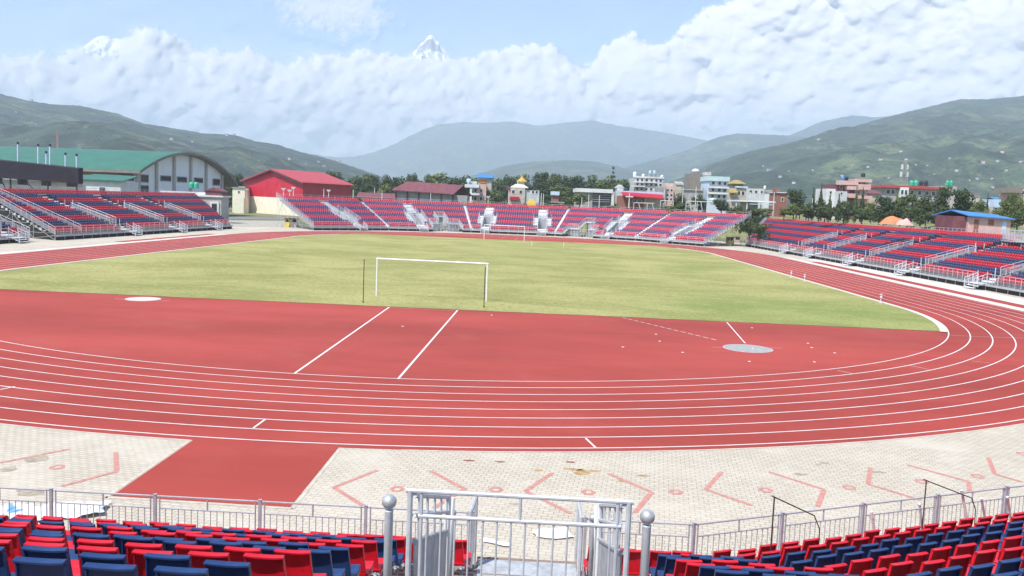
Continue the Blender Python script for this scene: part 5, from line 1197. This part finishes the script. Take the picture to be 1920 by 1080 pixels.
B = Bld('pink_tier_house', 'tiered pink house with curved balconies and tanks on its roof', 'house', 1568, 1632, 336, 232, 11)
B.box('wall', M['maroon'], 1570, 1606, 346, None, .6); B.box('right_wall', M['pink_dark'] if 'pink_dark' in M else M['pink'], 1606, 1630, 339, None, .4); B.box('roof', M['pink'], 1604, 1633, 335, 341, -.8, 11)
for u0, u1, v0, v1 in ((1570, 1606, 339.5, 347.5), (1586, 1608, 349, 356), (1606, 1630, 345, 355), (1576, 1604, 363, 371), (1607, 1634, 366, 372)): B.box('balcony', M['pink'], u0, u1, v0, v1, -1.5, .5)
B.windows([1613, 1622], [343.5, 360], 2.2, 2.6, y=.4); B.windows([1580, 1592], [351, 360], 2.4, 2.4, y=.6)
tank(1580, 331, 339, 8, 234, M['tank_blue'], 'bright blue tank on the tiered pink house'); tank(1587, 331, 339, 7, 234, M['tank_black'], 'black tank beside the blue tank on the tiered pink house'); tank(1618, 324, 332, 8, 236, M['tank_black'], 'black tank on the top storey of the tiered pink house')
B = Bld('brown_roof_house', 'house with a faded brown roof right of the tiered pink house', 'house', 1630, 1652, 358, 240, 8); B.box('wall', M['beige'], 1631, 1650, 364, None); B.gable(M['maroon'], 1628, 1653, 364, 357, .5)
B = Bld('long_pink_block', 'long low block with a pink red roof edge and green and black tanks', 'building', 1652, 1764, 349, 250, 12)
B.box('wall', M['greywall'], 1658, 1762, 353, None, .3); B.box('roof', M['red_roof'], 1652, 1764, 349, 353.5, -.8, 12); B.box('bay', M['pale_white'], 1686, 1702, 352, 371, -.9, .2); B.windows([1690, 1697], [361], 2.2, 4, y=-.9); B.windows([1667, 1676, 1712, 1726, 1740, 1752], [361], 3, 3.6, y=.3)
for u, w, m_, l in ((1709, 8, 'tank_green', 'green tank farthest left on the long pink roofed block'), (1717, 9, 'tank_green', 'green tank second on the long pink roofed block'), (1727, 7, 'tank_black', 'left black tank on the long pink roofed block'), (1736, 7, 'tank_black', 'right black tank on the long pink roofed block'), (1776, 6, 'tank_green', 'green tank left of two above the tall tree'), (1783, 6, 'tank_green', 'green tank right of two above the tall tree')): tank(u, 338, 348.5, w, 252, M[m_], l)
B = Bld('tank_roof_house', 'house mostly hidden by trees under the two rightmost green tanks', 'house', 1764, 1796, 348.5, 252, 8); B.box('wall', M['conc'], 1766, 1794, 349, None)
B = Bld('blue_hut', 'pinkish brick hut with a bright blue sheet roof behind the right grandstand', 'hut', 1790, 1897, 409, 132, 6.5, 3.0)
B.box('wall', M['pink_brick'] if 'pink_brick' in M else M['pink'], 1816, 1896, 408, None, 0, 6.3); B.box('end_wall', M['maroon'], 1791, 1815.5, 407, None, .5, 6.2)
b = MB(); b.slab((B.X(1812), -.6, B.Z(406.5)), (B.X(1900), -.6, B.Z(410)), (B.X(1886), 3.2, B.Z(402.5)), (B.X(1802), 3.2, B.Z(397)), .14); b.slab((B.X(1896), 7, B.Z(411)), (B.X(1788), 7, B.Z(408)), (B.X(1802), 3.2, B.Z(397)), (B.X(1886), 3.2, B.Z(402.5)), .14); b.build('roof', M['blue_roof'], B.o); B.windows([1859], [416.5], 4, 4, 'brick', 'brick'); B.box('door', M['ltblue'], 1880, 1888, 414, None, -.07, .0); B.box('doorway', M['brick'], 1827, 1836, 412, None, -.05, .0)
B = Bld('grey_cottage', 'grey cottage with a blue grey roof between the trees at the far right', 'cottage', 1860, 1882, 380, 190, 7); B.box('wall', M['beige'], 1858, 1882, 389, None); B.box('roof', M['ltblue'], 1862, 1878, 374, 388, -.3, 5); B.windows([1868, 1876], [394], 2, 4)
B = Bld('brown_corner_house', 'brown house cut off by the right edge of the photo', 'house', 1902, 1935, 354, 210, 9); B.box('wall', M['pink'], 1914, 1935, 354, None, .5); B.box('roof', M['taupe'], 1898, 1916, 352, 362, -.5, 8); B.windows([1921], [361], 2.5, 3, y=.5)
# orange tarpaulin heaps, yellow sheet, site cabins, lattice scaffolds
def heap(u0, u1, v0, v1, d, mat, name, label, seed):
    c = P((u0+u1)/2, v1, d); w = (u1-u0)*d/FPX; h = (v1-v0)*d/FPX; n = 26; vs = []
    for j in range(n):
        for i in range(n):
            x, y = 2*i/(n-1)-1, 2*j/(n-1)-1; r = math.hypot(x, y); z = max(0, 1-r*r)**.7*(1+.35*mnoise.noise((x*2+seed, y*2, seed))); vs.append((x*w/2, y*w*.3, z*h))
    b = MB(); b.add(vs, [(j*n+i, j*n+i+1, (j+1)*n+i+1, (j+1)*n+i) for j in range(n-1) for i in range(n-1)]); o = b.build(name, mat, smooth=True); o.location = c; tag(o, label, 'tarpaulin')
heap(1650, 1700, 407, 420, 128, M['orange'], 'tarpaulin_heap', 'orange tarpaulin heap behind the back rail of the right grandstand', 2); heap(1680, 1712, 411, 422, 124, M['pink'], 'tarpaulin_heap', 'paler pinkish tarpaulin heap right of the orange one', 6)
o = empty('yellow_sheet', tuple(P(998, 389, 205))); tag(o, 'yellow sheet hung over the back rail of the far grandstand', 'sheet'); b = MB(); s_ = 205/FPX
b.add([(x*s_, y, z*s_) for y in (0, .5) for x, z in ((-12, 9), (-8, 10), (-7, 15), (3, 15), (7, 3), (12, 0), (-6, -3))], [tuple(range(7))[::-1], tuple(range(7, 14))]+[(i, (i+1) % 7, 7+(i+1) % 7, 7+i) for i in range(7)]); b.build('cloth', M['yellow'], o)
b = MB(); b.bar((0, .6, -1.5), (0, .6, 14*s_), .04, 6); b.build('pole', M['galv'], o)
for u0, u1, v0, v1, d, m_, l in ((534, 542, 404, 426, 176, 'yellow', 'yellow portable cabin under the left end of the far grandstand'), (546, 556, 405, 426, 177, 'white', 'white portable cabin under the left end of the far grandstand'), (1364, 1376, 441, 459, 158, 'yellow', 'yellow portable cabin in the gap right of the far grandstand'), (1378, 1387, 441, 456, 160, 'beige', 'pale portable cabin beside the yellow cabin in the right gap')):
    g = G((u0+u1)/2, v1); dd = (np.array(g)-CAM) @ FX; o = empty('portable_cabin', g, RZC); tag(o, l, 'cabin', 'portable cabins by the far grandstand'); w = (u1-u0)*dd/FPX/2; h = (v1-v0)*dd/FPX
    b = MB(); b.box(-w, w, 0, 1.2, 0, h*.72); b.build('wall', M[m_], o); b = MB(); b.box(-w*.85, w*.85, -.04, 0, h*.45, h*.70); b.build('opening', M['glass'], o); b = MB(); b.box(-w*1.1, w*1.1, -.15, 1.35, h*.72, h*.80); b.build('roof', M['maroon'], o)
def lattice(name, label, cat, u, v0, v1, d, w0, w1, mat, n=9, grp=None):
    t, c = P(u, v0, d), P(u, v1, d); H = t[2]-c[2]; o = empty(name, tuple(c)); tag(o, label, cat, grp); b = MB(); k = d/FPX
    for i in range(n):
        a0, a1 = i/n, (i+1)/n; r0, r1 = (w0+(w1-w0)*a0)*k/2, (w0+(w1-w0)*a1)*k/2; z0, z1 = H*a0, H*a1
        for sx, sy in ((1, 1), (1, -1), (-1, -1), (-1, 1)):
            b.bar((sx*r0, sy*r0, z0), (sx*r1, sy*r1, z1), .05*k*5, 4); sx2, sy2 = -sy, sx; b.bar((sx*r0, sy*r0, z0), (sx2*r1, sy2*r1, z1), .03*k*5, 4); b.bar((sx*r1, sy*r1, z1), (sx2*r1, sy2*r1, z1), .03*k*5, 4)
    b.build('lattice', mat, o); return o, H, k
M['mast_red'] = plain('faded_red_mast', (.50, .22, .20), .7, .2, .2)
o, H, k = lattice('telecom_tower', 'lattice telecom tower with white panel antennas above the long pink roofed block', 'tower', 1693, 303, 352, 300, 13, 5, M['conc'])
for z, r in ((.42, 6), (.70, 5)):
    for sx in (-1, 1): b = MB(); b.box(sx*r*k-.25, sx*r*k+.25, -.4, .1, H*z, H*z+1.6); b.build('antenna', M['pale_white'], o)
lattice('telecom_mast', 'thin reddish mast standing far off above the green hall roof', 'mast', 108, 246, 300, 700, 3.0, 1.6, M['mast_red'], 12)
# pipe-frame shelters behind the far stand on the right
for u0, u1, v0, v1, d, n, l in ((1188, 1226, 380, 390, 222, 4, 'white pipe frame shelter behind the far grandstand, left one'), (1238, 1262, 376, 389, 224, 3, 'white pipe frame shelter behind the far grandstand, middle one'), (1286, 1338, 377, 392, 214, 6, 'white frame with leaning struts behind the far grandstand, right one')):
    a = P(u0, v1, d); o = empty('pipe_frame', tuple(a), RZC); tag(o, l, 'frame', 'white pipe frames behind the far grandstand'); k = d/FPX; b = MB(); w = (u1-u0)*k; h = (v1-v0)*k
    b.bar((0, 0, h), (w, 0, h), .09, 5); b.build('top_rail', M['pale_white'], o)
    for i in range(n): x = w*i/(n-1); b = MB(); b.bar((x, 0, -.3), (x-(.5 if i % 2 else 0), 0, h), .08, 5); b.build('strut', M['pale_white'], o)
# lamp posts and poles
LP = [(531.5, 353, 372, 196, 1, 'at the left corner of the far grandstand'), (543, 356, 373, 200, 1, 'just right of the left corner of the far grandstand'), (550, 351, 373, 204, 1, 'in front of the right corner of the red hall'), (463, 354, 372, 246, 1, 'in front of the left part of the red hall'),
      (607, 354, 374, 214, 0, 'in front of the dark red hall side, left of two'), (616, 356, 375, 214, 1, 'in front of the dark red hall side, right of two'), (662, 356, 376, 214, 0, 'at the right end of the red hall'), (702, 352, 366, 240, 0, 'above the pale bush left of the maroon roof'), (716, 357, 376, 214, 0, 'left of the maroon roofed house'), (807, 362, 380, 214, 0, 'before the maroon roofed house'),
      (915, 368, 384, 214, 1, 'behind the left cross shaped stair'), (953, 357, 386, 225, 0, 'before the white temple'), (1014, 362, 387, 216, 0, 'right of the yellow sheet, left of a pair'), (1018, 363, 388, 222, 0, 'right of the yellow sheet, right of a pair'), (1090, 370, 392, 212, 0, 'before the round bush, left one'), (1103, 365, 388, 216, 0, 'before the round bush, right one'), (1123, 366, 388, 222, 0, 'before the glass front'),
      (1179, 362, 386, 218, 2, 'with a cross arm before the red awning'), (1245, 355, 370, 235, 0, 'beside the dark block'), (1279, 352, 384, 235, 0, 'right of the pink house'), (1303, 350, 390, 240, 0, 'before the dark grey shed wall'), (1325, 352, 394, 238, 0, 'left of the turquoise apartment house'), (1405, 360, 388, 225, 0, 'before the pagoda house'), (1424, 358, 384, 230, 0, 'behind the long open shed'), (1449, 360, 401, 196, 0, 'tall one at the corner of the right grandstand'), (1522, 372, 390, 185, 0, 'among the cypresses')]
for u, v0, v1, d, kind, l in LP:
    a, c = P(u, v0, d), P(u, v1+4, d); h = a[2]-c[2]; o = empty('lamp_post' if kind == 1 else 'pole', tuple(c), RZC); tag(o, ('white lamp post ' if kind == 1 else 'slender pale pole ')+l, 'lamp post' if kind == 1 else 'pole', 'poles and lamps behind the stands')
    b = MB(); b.bar((0, 0, 0), (0, 0, h), .11 if kind < 2 else .16, 6, .08); b.build('shaft', M['pale_white'], o)
    if kind == 1: b = MB(); b.hexa([(-.15, -.2, h-.5), (.15, -.2, h-.5), (.15, .2, h-.5), (-.15, .2, h-.5), (-.55, -.3, h+.05), (.55, -.3, h+.05), (.55, .3, h+.05), (-.55, .3, h+.05)]); b.build('lamp_head', M['pale_white'], o)
    if kind == 2: b = MB(); b.box(-.9, .9, -.15, .15, h*.72, h*.80); b.build('cross_arm', M['pale_white'], o)

# ------------------------------------------------------------------ trees
def leaf_cloud(lobes, n, s, r_):
    b = []; fs = []
    tot = sum(l[3]**2 for l in lobes)
    for (x, y, z, r, sq) in lobes:
        for _ in range(int(n*r*r/tot)+1):
            d = r_.normal(size=3); d /= np.linalg.norm(d); q = r*(r_.random()**.35); p = np.array((x, y, z))+d*q*np.array((1, 1, sq))
            nn = d*.9+r_.normal(size=3)*.55; nn[2] += .35; nn /= np.linalg.norm(nn); a = np.cross(nn, r_.normal(size=3)); a /= np.linalg.norm(a)+1e-9; c = np.cross(nn, a); k = s*r_.uniform(.6, 1.5); m = s*r_.uniform(.5, 1.1)
            i = len(b); b += [tuple(p-a*k-c*m*.3), tuple(p+c*m), tuple(p+a*k-c*m*.2), tuple(p-c*m*.8)]; fs.append((i, i+1, i+2, i+3))
    return b, fs
def crown_mesh(kind, seed, mat):
    r_ = np.random.default_rng(seed); L = []
    if kind == 'round':
        for _ in range(13): a, q = r_.uniform(0, 6.28), r_.uniform(.0, .34); z = r_.uniform(.28, .84); sh = 1-abs(z-.58)*1.3; L.append((math.cos(a)*q*sh, math.sin(a)*q*sh, z, r_.uniform(.10, .20)*max(.6, sh), .8))
        L.append((0, 0, .6, .27, .9)); n, s = 1500, .030
    elif kind == 'wide':
        for _ in range(15): a, q = r_.uniform(0, 6.28), r_.uniform(.05, .40); z = r_.uniform(.30, .86)-q*.35; L.append((math.cos(a)*q, math.sin(a)*q, z, r_.uniform(.11, .19), .7))
        n, s = 1500, .030
    elif kind == 'cypress':
        for k in range(16): z = .08+.88*k/15; w = (.46*math.sin(math.pi*min(1, (z+.12)))**.6)*(1-z*.45); L.append((r_.uniform(-.1, .1)*w, r_.uniform(-.1, .1)*w, z, max(.05, w*.55), .5))
        n, s = 700, .05
    elif kind == 'conifer':
        for k in range(8): z = .25+.72*k/7; w = .42*(1.05-z)+.10*r_.random(); a = r_.uniform(0, 6.28); L += [(math.cos(a+t)*w*.6, math.sin(a+t)*w*.6, z-.02*r_.random(), w*.42, .35) for t in (0, 2.1, 4.2)]
        L.append((0, 0, .95, .06, 1)); n, s = 800, .03
    else:
        for _ in range(9): a, q = r_.uniform(0, 6.28), r_.uniform(0, .36); L.append((math.cos(a)*q, math.sin(a)*q, r_.uniform(.22, .68), r_.uniform(.16, .26), .85))
        n, s = 600, .05
    v, f = leaf_cloud(L, n, s, r_); me = bpy.data.meshes.new('crown'); me.from_pydata(v, [], f); me.materials.append(mat); return me, L
def trunk_mesh(kind, L, seed):
    b = MB(); r_ = np.random.default_rng(seed+50)
    top = .55 if kind in ('round', 'wide') else .9 if kind != 'shrub' else .3; b.bar((0, 0, 0), (.01, .01, top*.5), .026, 7, .019); b.bar((.01, .01, top*.5), (0, .02, top), .019, 6, .007)
    if kind in ('round', 'wide', 'shrub'):
        for l in L[:7]: z = r_.uniform(.18, top*.7); b.bar((0, 0, z), (l[0]*.9, l[1]*.9, l[2]), .012, 5, .004)
    me = bpy.data.meshes.new('trunk'); me.from_pydata(b.v, [], b.f); me.materials.append(M['bark']); return me
LIB = {}
for kind, nvar in (('round', 3), ('wide', 2), ('cypress', 2), ('conifer', 1), ('shrub', 2)):
    for m_ in ('leaf', 'leaf_dark', 'leaf_light'):
        for i in range(nvar if m_ == 'leaf' else 1): me, L = crown_mesh(kind, hash_ := (len(LIB)*7+3), M[m_]); LIB.setdefault((kind, m_), []).append((me, trunk_mesh(kind, L, hash_)))
tcount = [0]
def tree(kind, u, vt, w, d, label, tone='leaf', base=None, grp=None, ratio=None):
    t = P(u, vt, d); base = (5.5 if u > 1000 and d < 420 else 0.0) if base is None else base; h = t[2]-base; wd = w*d/FPX
    lib = LIB[(kind, tone)]; me, tm = lib[tcount[0] % len(lib)]; tcount[0] += 1
    o = empty('shrub' if kind == 'shrub' else 'cypress_tree' if kind == 'cypress' else 'conifer_tree' if kind == 'conifer' else 'broadleaf_tree', (t[0], t[1], base), random.uniform(0, 6.28))
    sx = wd*(1.38 if kind != 'cypress' else 1.5); o.scale = (sx, sx, h/.97); tag(o, label, 'shrub' if kind == 'shrub' else 'tree', grp)
    c = bpy.data.objects.new('crown', me); COL.objects.link(c); c.parent = o; c = bpy.data.objects.new('trunk', tm); COL.objects.link(c); c.parent = o
    return o
TB = 'trees behind the red hall and the maroon roof'
for a in (('round', 632, 310, 46, 330, 'dark rounded tree rising at the far end of the red hall roof', 'leaf_dark'), ('round', 662, 322, 44, 335, 'tree second from the red hall in the belt behind', 'leaf'), ('wide', 690, 318, 46, 340, 'broad tree midway between red hall and maroon roof', 'leaf'), ('round', 706, 317, 26, 345, 'narrow dark treetop midway between red hall and maroon roof', 'leaf_dark'),
          ('wide', 728, 324, 40, 338, 'tree just left of the maroon roof ridge', 'leaf_dark'), ('round', 748, 321, 44, 338, 'dark full tree above the left end of the maroon roof', 'leaf_dark'), ('round', 776, 314, 34, 340, 'upright dark tree above the maroon roof', 'leaf_dark'), ('wide', 800, 322, 34, 325, 'low green tree in front of the upright dark tree', 'leaf'), ('wide', 824, 311, 76, 330, 'largest spreading green tree above the maroon roof', 'leaf_light'), ('round', 852, 320, 36, 335, 'dark tree at the right of the largest spreading tree', 'leaf_dark'), ('round', 881, 321, 34, 350, 'small dark round tree left of the blue roof', 'leaf_dark'),
          ('wide', 652, 336, 50, 315, 'lower tree at the end of the red hall wall', 'leaf'), ('wide', 690, 338, 50, 312, 'lower bushy tree left of the palm like tree', 'leaf_dark'), ('wide', 722, 335, 36, 300, 'pale feathery tree beside the maroon roof', 'leaf_light'), ('round', 742, 340, 36, 305, 'lower dark tree touching the maroon roof', 'leaf_dark')): tree(*a[:6], a[6], 0, TB)
TC = 'trees behind the temple and the glass office'
for a in (('wide', 917, 343, 40, 268, 'olive tree left of the temple', 'leaf_light'), ('wide', 934, 352, 46, 262, 'lower green tree at the left of the temple', 'leaf'), ('round', 953, 317, 38, 345, 'dark round tree above the temple, on its left', 'leaf_dark'), ('wide', 938, 326, 34, 350, 'tree left of the dark round tree above the temple', 'leaf'), ('wide', 982, 322, 44, 350, 'broad tree directly behind the gilded pagoda', 'leaf'), ('round', 1012, 312, 40, 335, 'tall pointed dark tree right of the gilded pagoda', 'leaf_dark'), ('wide', 1034, 324, 44, 330, 'bushy green tree right of the tall pointed tree', 'leaf'), ('round', 1046, 316, 28, 350, 'small dark treetop right of the tall pointed tree', 'leaf_dark'), ('round', 1066, 321, 44, 345, 'dark tree above the shed with the pale blue roof', 'leaf_dark'), ('wide', 1090, 326, 44, 350, 'tree above the left end of the glass office', 'leaf_dark'), ('wide', 1112, 325, 44, 350, 'tree above the middle of the glass office', 'leaf'), ('wide', 1134, 331, 40, 345, 'tree left of the black conifer', 'leaf'), ('conifer', 1150, 314, 20, 300, 'black conifer standing above the glass office', 'leaf_dark'), ('wide', 1170, 330, 34, 345, 'tree between black conifer and grey apartment block', 'leaf'),
          ('wide', 1018, 340, 60, 310, 'lower dark tree behind the temple side wing', 'leaf_dark'), ('wide', 1060, 345, 60, 300, 'lower tree behind the small blue roofed shed', 'leaf'), ('wide', 1110, 344, 70, 300, 'lower tree belt over the white office roof', 'leaf_dark'), ('wide', 1165, 346, 40, 290, 'lower tree behind the slim white tower', 'leaf_dark'),
          ('round', 1088, 358, 46, 232, 'round leafy green tree left of the glass front', 'leaf_light'), ('wide', 1064, 366, 30, 236, 'smaller leafy tree left of the round leafy tree', 'leaf'), ('wide', 1028, 374, 24, 240, 'low tree right of the yellow sheet', 'leaf_dark')): tree(*a[:6], a[6], None, TC)
TS = 'bushes behind the back rail of the far grandstand'
for a in (('shrub', 693, 362, 36, 222, 'bright green bush left of the maroon roofed house', 'leaf_light'), ('shrub', 888, 367, 42, 218, 'bright green bush before the white terraced house', 'leaf_light'), ('shrub', 925, 374, 34, 222, 'low bush left of the temple pole', 'leaf'), ('shrub', 945, 369, 30, 226, 'low green bush at the foot of the temple', 'leaf'), ('shrub', 985, 372, 30, 226, 'low bush left of the yellow sheet', 'leaf_dark'), ('shrub', 1018, 378, 40, 224, 'bush right of the yellow sheet', 'leaf'), ('shrub', 1150, 383, 40, 220, 'low bush before the white pillar of the glass office', 'leaf_light'), ('shrub', 1045, 381, 40, 224, 'bush in front of the blue roofed shed', 'leaf'), ('shrub', 1255, 383, 30, 220, 'dry bush behind the far grandstand', 'leaf_light'), ('shrub', 1282, 376, 34, 226, 'green bush left of the leaning white struts', 'leaf'), ('wide', 1272, 360, 34, 250, 'tree below the pink house', 'leaf_dark'), ('wide', 1312, 362, 26, 245, 'tree before the dark grey shed wall', 'leaf_dark'), ('round', 1322, 340, 16, 270, 'narrow tree between tower house and turquoise apartments', 'leaf_dark'),
          ('round', 1354, 369, 38, 190, 'dark round tree before the turquoise apartment house', 'leaf_dark'), ('shrub', 1384, 382, 26, 196, 'bush right of the dark round tree', 'leaf_dark'), ('shrub', 1412, 388, 50, 185, 'broad green bush on the bank between the stands', 'leaf'), ('shrub', 1432, 386, 36, 192, 'lighter bush at the top of the bank between the stands', 'leaf_light'), ('shrub', 1408, 402, 36, 172, 'dark bush lower on the bank between the stands', 'leaf_dark'), ('shrub', 1424, 412, 34, 168, 'brownish bush low on the bank between the stands', 'leaf')): tree(*a[:6], a[6], (1.5 if a[2] > 398 else None) if a[1] > 1000 else 0, TS)
TR = 'tree belt behind the right grandstand'
for a in (('round', 1497, 346, 44, 195, 'big rounded dark tree right of the narrow brick house', 'leaf_dark'), ('cypress', 1526, 352, 12, 185, 'thin cypress just right of the big rounded tree', 'leaf_dark'), ('cypress', 1541, 344, 15, 180, 'tallest cypress left of the white house', 'leaf_dark'), ('cypress', 1557, 366, 18, 175, 'short cypress below the white house', 'leaf_dark'), ('cypress', 1574, 364, 17, 178, 'pale pointed tree below the white house', 'leaf'), ('cypress', 1590, 370, 17, 176, 'short pointed tree left of the tiered pink house balconies', 'leaf'), ('cypress', 1607, 350, 13, 180, 'tall cypress in front of the tiered pink house, left of a pair', 'leaf'), ('cypress', 1619, 352, 14, 182, 'tall cypress in front of the tiered pink house, right of a pair', 'leaf_dark'), ('wide', 1636, 372, 30, 172, 'light green tree right of the cypress pair', 'leaf_light'), ('round', 1662, 360, 50, 165, 'large rounded dark tree left of the white bay', 'leaf_dark'), ('cypress', 1684, 350, 14, 175, 'slim tree in front of the white bay', 'leaf_light'), ('wide', 1712, 356, 52, 168, 'broad green tree below the green tanks', 'leaf'), ('wide', 1740, 362, 44, 162, 'bushy tree right of the broad green tree', 'leaf_dark'), ('round', 1769, 338, 40, 168, 'tallest rounded tree in the belt, beneath the two green tanks', 'leaf_dark'), ('round', 1811, 344, 50, 165, 'full dome shaped tree left of the thin cypress', 'leaf_dark'), ('wide', 1838, 366, 30, 160, 'light tree above the blue roofed hut', 'leaf_light'), ('cypress', 1853, 364, 9, 165, 'thin cypress above the blue roofed hut', 'leaf_dark'), ('wide', 1884, 366, 30, 160, 'light green tree right of the grey cottage', 'leaf_light'), ('round', 1896, 352, 26, 165, 'dark green tree near the right edge', 'leaf'), ('wide', 1914, 358, 30, 150, 'bright tree cut by the right edge', 'leaf_light'),
          ('wide', 1518, 378, 30, 175, 'low tree at the foot of the thin cypress', 'leaf'), ('wide', 1548, 384, 36, 165, 'low tree at the foot of the tallest cypress', 'leaf'), ('wide', 1584, 386, 40, 162, 'low green tree below the white house', 'leaf_dark'), ('wide', 1618, 386, 40, 160, 'low tree below the tiered pink house', 'leaf'), ('wide', 1650, 390, 40, 155, 'low tree before the large rounded tree', 'leaf_dark'), ('wide', 1690, 386, 44, 152, 'low tree behind the orange heap', 'leaf_dark'), ('wide', 1728, 388, 50, 150, 'low tree left of the blue roofed hut group', 'leaf'), ('wide', 1768, 384, 50, 150, 'low dark tree next to the blue roofed hut', 'leaf_dark'), ('wide', 1910, 392, 40, 145, 'low green tree right of the blue roofed hut', 'leaf')): tree(*a[:6], a[6], None, TR)
for a in (('round', 448, 316, 40, 330, 'tree behind the cream block left of the red hall', 'leaf_dark'), ('wide', 428, 326, 30, 300, 'tree between the green hall and the cream block', 'leaf'), ('wide', 424, 350, 24, 290, 'low tree right of the gatehouse', 'leaf_dark'), ('shrub', 428, 366, 20, 285, 'bush at the foot of the low tree right of the gatehouse', 'leaf')): tree(*a[:6], a[6], 0, 'trees between the green hall and the red hall')

for i in range(34):
    u = 612+17.2*i+random.uniform(-6, 6)
    tree(random.choice(('round', 'wide', 'wide')), u, random.uniform(324, 338), random.uniform(30, 48), random.uniform(355, 400), 'tree in the dense green belt beyond the town behind the far grandstand', random.choice(('leaf', 'leaf_dark', 'leaf')), 0, 'trees of the dense green belt')
for i in range(30):
    u = 1472+15*i+random.uniform(-5, 5)
    tree(random.choice(('wide', 'wide', 'round')), u, random.uniform(372, 388), random.uniform(26, 40), random.uniform(182, 205), 'leafy tree filling the belt behind the right grandstand', random.choice(('leaf', 'leaf_dark', 'leaf_light')), None, 'leafy trees of the right belt')
for i in range(26):
    u = 900+21*i+random.uniform(-8, 8)
    tree('wide', u, random.uniform(354, 364), random.uniform(22, 34), random.uniform(275, 340), 'tree standing between the town houses', random.choice(('leaf', 'leaf_dark')), None, 'trees between the town houses')
HCOL = ['pale_white', 'wht_wall', 'pink', 'beige', 'conc', 'ltblue', 'brick']
for i in range(44):
    u = random.uniform(884, 1460) if i % 3 else random.uniform(1630, 1900); w = random.uniform(12, 26); d = random.uniform(300, 430); vt = random.uniform(352, 366) + (u-900)*.012
    B = Bld('town_house', 'small pale house standing among the trees of the town', 'house', u-w/2, u+w/2, vt, d, random.uniform(6, 9), 5.5, 'small houses of the town')
    m1 = M[random.choice(HCOL)]; B.box('wall', m1, u-w/2, u+w/2, vt, None)
    if i % 2: B.gable(M[random.choice(['maroon', 'greywall', 'conc', 'blue_roof', 'greywall'])], u-w/2-1, u+w/2+1, vt, vt-random.uniform(2, 4), .4)
    else: B.box('parapet', M['conc'], u-w/2-.6, u+w/2+.6, vt-1.2, vt, -.3); 
    B.windows([u-w*.25, u+w*.22], [vt+4, vt+9], 1.4, 1.7)
# ------------------------------------------------------------------ small houses on the hillsides
def hill_spot(name, u, v):
    us, vs_, nu, nv = HILLS[name]; A_ = np.array(vs_).reshape(-1, nu, 3)[:nv]; d = A_-CAM; z = d @ FX; pu = 960+FPX*(d @ RX)/z; pv = 540-FPX*(d @ UX)/z
    i = np.argmin((pu-u)**2*2+(pv-v)**2); return A_.reshape(-1, 3)[i]
hm_ = []
for c_ in ((.58, .57, .54), (.42, .31, .27), (.42, .44, .47)):
    b = MB(); b.box(-5, 5, -4, 4, -4, 5); v0 = list(b.v); hm = plain('pale_house_wall', c_, .8, .1, .3); me = bpy.data.meshes.new('wall'); me.from_pydata(b.v, [], b.f); me.materials.append(hm)
    b = MB(); b.hexa([(-5.6, -4.6, 5), (5.6, -4.6, 5), (5.6, 4.6, 5), (-5.6, 4.6, 5), (-5.6, -.3, 7.6), (5.6, -.3, 7.6), (5.6, .3, 7.6), (-5.6, .3, 7.6)]); rm = bpy.data.meshes.new('roof'); rm.from_pydata(b.v, [], b.f); rm.materials.append(M['conc'] if c_[0] > .7 else M['maroon']); hm_.append((me, rm))
HS = [('hill_ridge', 'small pale house on the wooded left hillside', [(58, 187), (440, 252), (426, 255), (12, 266), (60, 232), (130, 262), (470, 300), (518, 304), (545, 300), (572, 308), (598, 305), (640, 300), (560, 314), (610, 312), (30, 210), (320, 262), (360, 268), (402, 290), (455, 285), (500, 292), (585, 318), (620, 322)]),
      ('terraced_hill', 'small pale house on the terraced right hillside', [(1430, 314), (1441, 318), (1480, 322), (1500, 310), (1524, 320), (1560, 318), (1690, 286), (1735, 272), (1760, 303), (1781, 298), (1801, 311), (1858, 325), (1888, 322), (1832, 330), (1716, 311), (1740, 318), (1795, 319), (1845, 315), (1905, 338), (1870, 300), (1580, 331), (1612, 344), (1880, 288), (1650, 300), (1630, 318), (1665, 330), (1700, 300), (1725, 290), (1752, 330), (1600, 308), (1572, 345), (1546, 340), (1488, 340), (1462, 330), (1410, 334), (1775, 340), (1820, 345), (1862, 345), (1912, 300), (1840, 275), (1900, 262), (1780, 270), (1558, 292), (1535, 262)])]
for nm, lab, pts in HS:
    for k, (u, v) in enumerate(pts):
        p = hill_spot(nm, u, v); me, rm = hm_[(1 + k % 2) if k % 4 == 1 else 0]; o = empty('hill_house', tuple(p), random.uniform(-.6, .6)); s_ = random.uniform(2.5, 6.5)*float((p-CAM) @ FX)/FPX/10; o.scale = (s_, s_, s_); tag(o, lab, 'house', lab.replace('small pale house', 'houses'))
        for n_, q in (('wall', me), ('roof', rm)): c = bpy.data.objects.new(n_, q); COL.objects.link(c); c.parent = o
